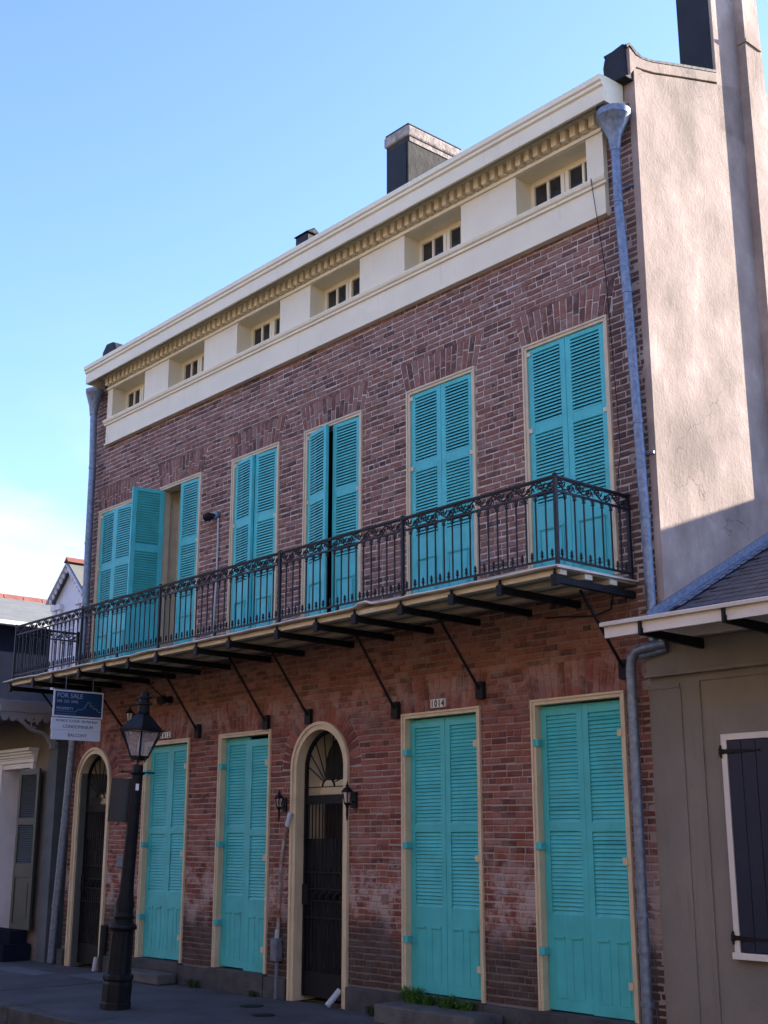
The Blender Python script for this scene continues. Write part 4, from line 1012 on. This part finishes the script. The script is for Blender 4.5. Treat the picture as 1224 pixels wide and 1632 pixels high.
# ------------------------------------------------------------------ wall lanterns
def lantern(x, z, label, s=1.0, painted_shine=False):
    o = thing("wall_lantern", (x, -.012, z-.2*s), label, "lantern", "black carriage lanterns on the brick wall")
    b = MB(); b.box(x-.045*s, x+.045*s, -.03, -.008, z-.13*s, z+.06*s); b.tube([(x, -.03, z-.05*s), (x, -.07*s, z-.09*s), (x, -.13*s, z-.085*s)], .012*s, 6); b.build("back_plate", M_IRON, o, bevel=.004)
    cy = -.13*s
    fr_ = MB()
    for k in range(6):
        a = k*math.pi/3+.3; p0 = (x+.038*s*math.cos(a), cy+.038*s*math.sin(a), z-.07*s); p1 = (x+.062*s*math.cos(a), cy+.062*s*math.sin(a), z+.055*s); fr_.tube([p0, p1], .006*s, 5)
    fr_.lathe((x, cy, z-.085*s), [(.02*s, -.02*s), (.042*s, 0), (.042*s, .018*s)], 6, .3); fr_.build("lantern_frame", M_IRON, o)
    MB().lathe((x, cy, z-.066*s), [(.034*s, 0), (.056*s, .118*s)], 6, .3).build("lantern_glass", M_PLATE if painted_shine else M_LGLASS, o)  # opaque white panes paint in a reflection
    MB().lathe((x, cy, z+.052*s), [(.078*s, 0), (.074*s, .012*s), (.035*s, .055*s), (.018*s, .06*s), (.03*s, .075*s), (.012*s, .09*s), (.006*s, .125*s)], 6, .3).build("lantern_roof", M_IRON, o)
    MB().lathe((x, cy, z-.085*s), [(.008*s, -.19*s), (.016*s, -.12*s), (.014*s, -.05*s), (.024*s, -.018*s)], 8).build("lantern_tail", M_IRON, o)
lantern(-8.90, 2.03, "black carriage lantern left of the central arched gate", .78)
lantern(-7.64, 2.06, "black carriage lantern right of the central arched gate", .92)
lantern(-12.40, 3.26, "small black lantern with a reflection painted pale on its panes high behind the street lamp", .85, True)

# flood light with conduit on the upper wall; camera-like spot under the balcony
FL = thing("flood_light", (-10.55, -.01, 5.78), "round dark flood light on a conduit beside the open balcony shutter", "flood light")
b = MB(); b.lathe((0,0,0), [(.055, 0), (.055, .05)], 14); me = b
FLb = MB(); FLb.tube([(-10.53, -.005, 5.80), (-10.53, -.055, 5.80)], .055, 14); FLb.build("junction_box", M_ZINC, FL)
FLb = MB(); FLb.tube([(-10.56, -.06, 5.79), (-10.60, -.10, 5.785), (-10.66, -.13, 5.77)], [.035, .058, .050], 14); FLb.tube([(-10.53, -.05, 5.80), (-10.56, -.08, 5.79)], .018, 8); FLb.build("lamp_head", M_IRON, FL)
FLb = MB(); FLb.tube([(-10.50, -.02, 5.75), (-10.49, -.02, 5.4), (-10.50, -.02, 4.8), (-10.54, -.02, 4.2), (-10.56, -.02, 3.88)], .013, 7); FLb.build("conduit", M_PVC, FL)
SP = thing("spot_light", (-11.5, -.01, 3.42), "black spot light on the brick under the balcony, upper right of the street lamp", "spot light")
MB().tube([(-11.50, -.008, 3.43), (-11.50, -.05, 3.43)], .05, 12).build("mount", M_IRON, SP)
MB().tube([(-11.50, -.05, 3.43), (-11.49, -.13, 3.42), (-11.47, -.20, 3.40)], [.03, .055, .06], 12).build("lamp_head", M_IRON, SP)
MB().tube([(-11.54, -.02, 3.44), (-11.7, -.015, 3.47), (-11.9, -.015, 3.58), (-12.1, -.02, 3.70)], .007, 5).build("cable", M_IRON, SP)

# meter box with rusty conduit
MX = thing("meter_box", (-8.95, -.02, .2), "grey meter box with rusty conduit left of the central arch", "meter box")
MB().box(-9.02, -8.90, -.10, -.008, .28, .53).build("box_body", M_BOX, MX, bevel=.012)
MB().tube([(-8.96, -.05, .53), (-8.955, -.045, .62)], .028, 8).build("collar", M_PVC, MX)
MB().tube([(-8.955, -.04, .60), (-8.95, -.035, 1.0), (-8.93, -.035, 1.35), (-8.88, -.035, 1.60), (-8.82, -.04, 1.74)], .020, 8).build("conduit", M_RUST, MX)
m = MB(); m.obox((-8.775, -.045, 1.83), Vector((.35, 0, .94))*.085, Vector((.94, 0, -.35))*.032, (0, .025, 0)); m.build("conduit_head", M_PVC, MX, bevel=.012)
MB().tube([(-8.95, -.05, .28), (-8.945, -.06, GZ)], .022, 8).build("lower_conduit", M_BOX, MX)

IC = tag(MB().box(-12.80, -12.73, -.03, -.004, 1.82, 1.98).box(-12.79, -12.74, -.036, -.03, 1.90, 1.96).build("intercom", M_BOX, bevel=.004), "small dark intercom box on brick right of the left arched gate", "intercom")
tag(MB().box(-12.72, -12.55, -.02, -.004, 1.25, 1.40).build("cover_plate", M_BOX, bevel=.003), "grey metal cover plate on brick between left arch and street lamp", "cover plate")
tag(MB().box(-7.20, -7.10, -.012, -.002, .96, 1.06).build("outlet_plate", mat("painted_plate", (.20, .12, .10), .7), bevel=.003), "small painted outlet plate on the brick right of the central arch", "outlet")

# hanging wire by the right corner
wp = [(-3.93,-.12,7.93),(-3.90,-.09,7.5),(-3.88,-.03,7.0),(-3.85,-.03,6.3),(-3.82,-.03,5.6),(-3.80,-.04,5.1),(-3.83,-.06,4.8),(-3.80,-.1,4.62)]
tag(MB().tube(wp, .0045, 5).build("cable", M_IRON), "thin black cable hanging down beside the right corner downspout", "cable")
tag(MB().tube([(-3.80,-.25,3.70),(-3.95,-.10,3.62),(-4.2,-.03,3.60),(-4.55,-.02,3.64),(-4.8,-.03,3.66)], .008, 5).build("cable", M_IRON), "short black cable sagging on brick under the right end of the balcony", "cable")

# steps, planter, plants, drain stubs ------------------------------------
tag(MB().box(-12.02, -10.98, -.36, -.078, GZ, .005).build("door_step", M_STEP, bevel=.02), "worn grey stone step below the door behind the street lamp", "step")
PL = tag(MB().box(-6.80, -5.42, -.46, -.075, GZ, .055).build("concrete_step", M_STEP, bevel=.015), "long concrete step with green plants below the 1014 door", "step")
def tuft(name, x, y, z, r, h, n, m, label, cat, grp, seed):
    rr = random.Random(seed); b = MB()
    for i in range(n):
        a = rr.uniform(0, 6.28); q = r*math.sqrt(rr.random()); bx_, by_ = x+q*math.cos(a), y+q*math.sin(a)*.6
        L = h*rr.uniform(.5, 1.05); ln_ = rr.uniform(.1, .75); dx, dy = math.cos(a)*ln_*L, math.sin(a)*ln_*L
        w = rr.uniform(.004, .009); ca, sa = math.cos(a+1.57)*w, math.sin(a+1.57)*w
        p = Vector((bx_, by_, z)); q1 = p+Vector((dx*.4, dy*.4, L*.6)); q2 = p+Vector((dx, dy, L*.95))
        b.add([p-Vector((ca,sa,0))*.6, p+Vector((ca,sa,0))*.6, q1+Vector((ca,sa,0)), q2, q1-Vector((ca,sa,0))], [(0,1,2,4), (4,2,3)])
        for k in range(3):                                         # small leaflets
            c = p.lerp(q2, .4+.2*k) + Vector((rr.uniform(-.02,.02), rr.uniform(-.02,.02), 0)); u = Vector((rr.uniform(-1,1), rr.uniform(-1,1), rr.uniform(-.4,.8))).normalized()*.014; v_ = u.cross(Vector((rr.random(), rr.random(), rr.random()))).normalized()*.007
            b.add([c-u, c+v_, c+u, c-v_], [(0,1,2,3)])
    return tag(b.build(name, m, fix=False), label, cat, grp)
gp_ = "green plants along the 1014 door step"
tuft("plant", -6.62, -.13, .05, .10, .17, 130, M_LEAF, "leftmost tuft of green plants on the concrete step", "plant", gp_, 1)
tuft("plant", -6.42, -.12, .05, .09, .12, 110, M_LEAF, "low green tuft second from left on the concrete step", "plant", gp_, 2)
tuft("plant", -6.10, -.14, .05, .10, .13, 120, M_LEAF, "green tuft third from left, right of the gap on the concrete step", "plant", gp_, 3)
tuft("plant", -5.88, -.12, .05, .10, .10, 120, M_LEAF, "rightmost low green tuft on the concrete step", "plant", gp_, 4)
wg = "weeds along the foot of the wall"
tuft("weed", -10.55, -.12, GZ, .07, .12, 45, M_WEED, "dark weed at the wall foot right of the worn stone step", "weed", wg, 5)
tuft("weed", -9.32, -.12, GZ, .06, .08, 35, M_WEED, "small weed at the wall foot left of the meter box", "weed", wg, 6)
tuft("weed", -7.18, -.13, GZ, .08, .13, 60, M_WEED, "dark weed between the central arch and the concrete step", "weed", wg, 7)
tuft("weed", -5.30, -.12, GZ, .07, .15, 60, M_WEED, "dark weed at the right end of the concrete step", "weed", wg, 8)
tag(MB().tube([(-7.86, -.02, .06), (-7.90, -.16, GZ+.03)], .032, 10).build("drain_pipe", M_PVC), "short pale drain pipe leaning at the foot of the central arched gate", "pipe")
tag(MB().tube([(-13.05, -.06, .06), (-13.06, -.08, GZ)], .035, 10).build("drain_pipe", M_PVC), "short grey pipe stub at the right foot of the left arch", "pipe")
tag(MB().tube([(-12.90, -.06, GZ), (-12.90, -.05, .48)], .05, 8).build("bollard", M_TAR), "short black post against the wall right of the left arch", "post")
mh = "round iron covers in the sidewalk"
tag(MB().lathe((-8.62, -.62, GZ-.01), [(.13, 0), (.13, .016), (.11, .019), (.02, .02)], 18).build("meter_cover", M_IRON), "round iron cover in the sidewalk nearer the central arch", "cover", mh)
tag(MB().lathe((-7.95, -.95, GZ-.01), [(.12, 0), (.12, .016), (.10, .019), (.02, .02)], 18).build("meter_cover", M_IRON), "round iron cover in the sidewalk nearer the kerb", "cover", mh)

# ------------------------------------------------------------------ unseen houses across the street (behind the camera), added for shade and warm bounce
M_OPP = stucco("ochre_stucco", [(.3, (.13, .088, .05)), (.5, (.155, .105, .062)), (.7, (.18, .122, .072))], bump=.15, crack=False)
xo = -44.0
for i, (w, h, lab) in enumerate(((13, 9.2, "two-storey ochre row house across the street, far left"), (12.5, 10.0, "taller two-storey row house across the street, left"), (12.5, 9.6, "two-storey row house directly across the street"), (13, 10.2, "two-storey row house across the street, right"), (14, 9.4, "two-storey row house across the street, far right"))):
    H = thing("row_house", (xo+w/2, -14.0, GZ), lab, "house", "unseen row houses across the street")
    MB().box(xo, xo+w-.02, -23, -14.0, GZ, h).build("wall", M_OPP, H)
    MB().box(xo-.1, xo+w+.08, -14.0, -13.75, h-.35, h).build("cornice", M_FASCIA, H)
    MB().prism([(-13.8, h), (-18.5, h+1.4), (-23, h)], 0, xo, xo+w-.03).build("roof", M_ROOFD, H)
    n = 5
    for k in range(n):
        xc = xo + w*(k+.5)/n
        for (z0, z1) in ((.1, 2.8), (4.0, 6.4)):
            MB().box(xc-.62, xc+.62, -13.995, -13.95, z0, z1+.06).build("door_frame", M_FASCIA, H)
            for sg in (-1, 1): MB().box(xc+sg*.28-.265, xc+sg*.28+.265, -13.945, -13.91, z0+.05, z1).build("shutter", M_GREEN, H)
    xo += w
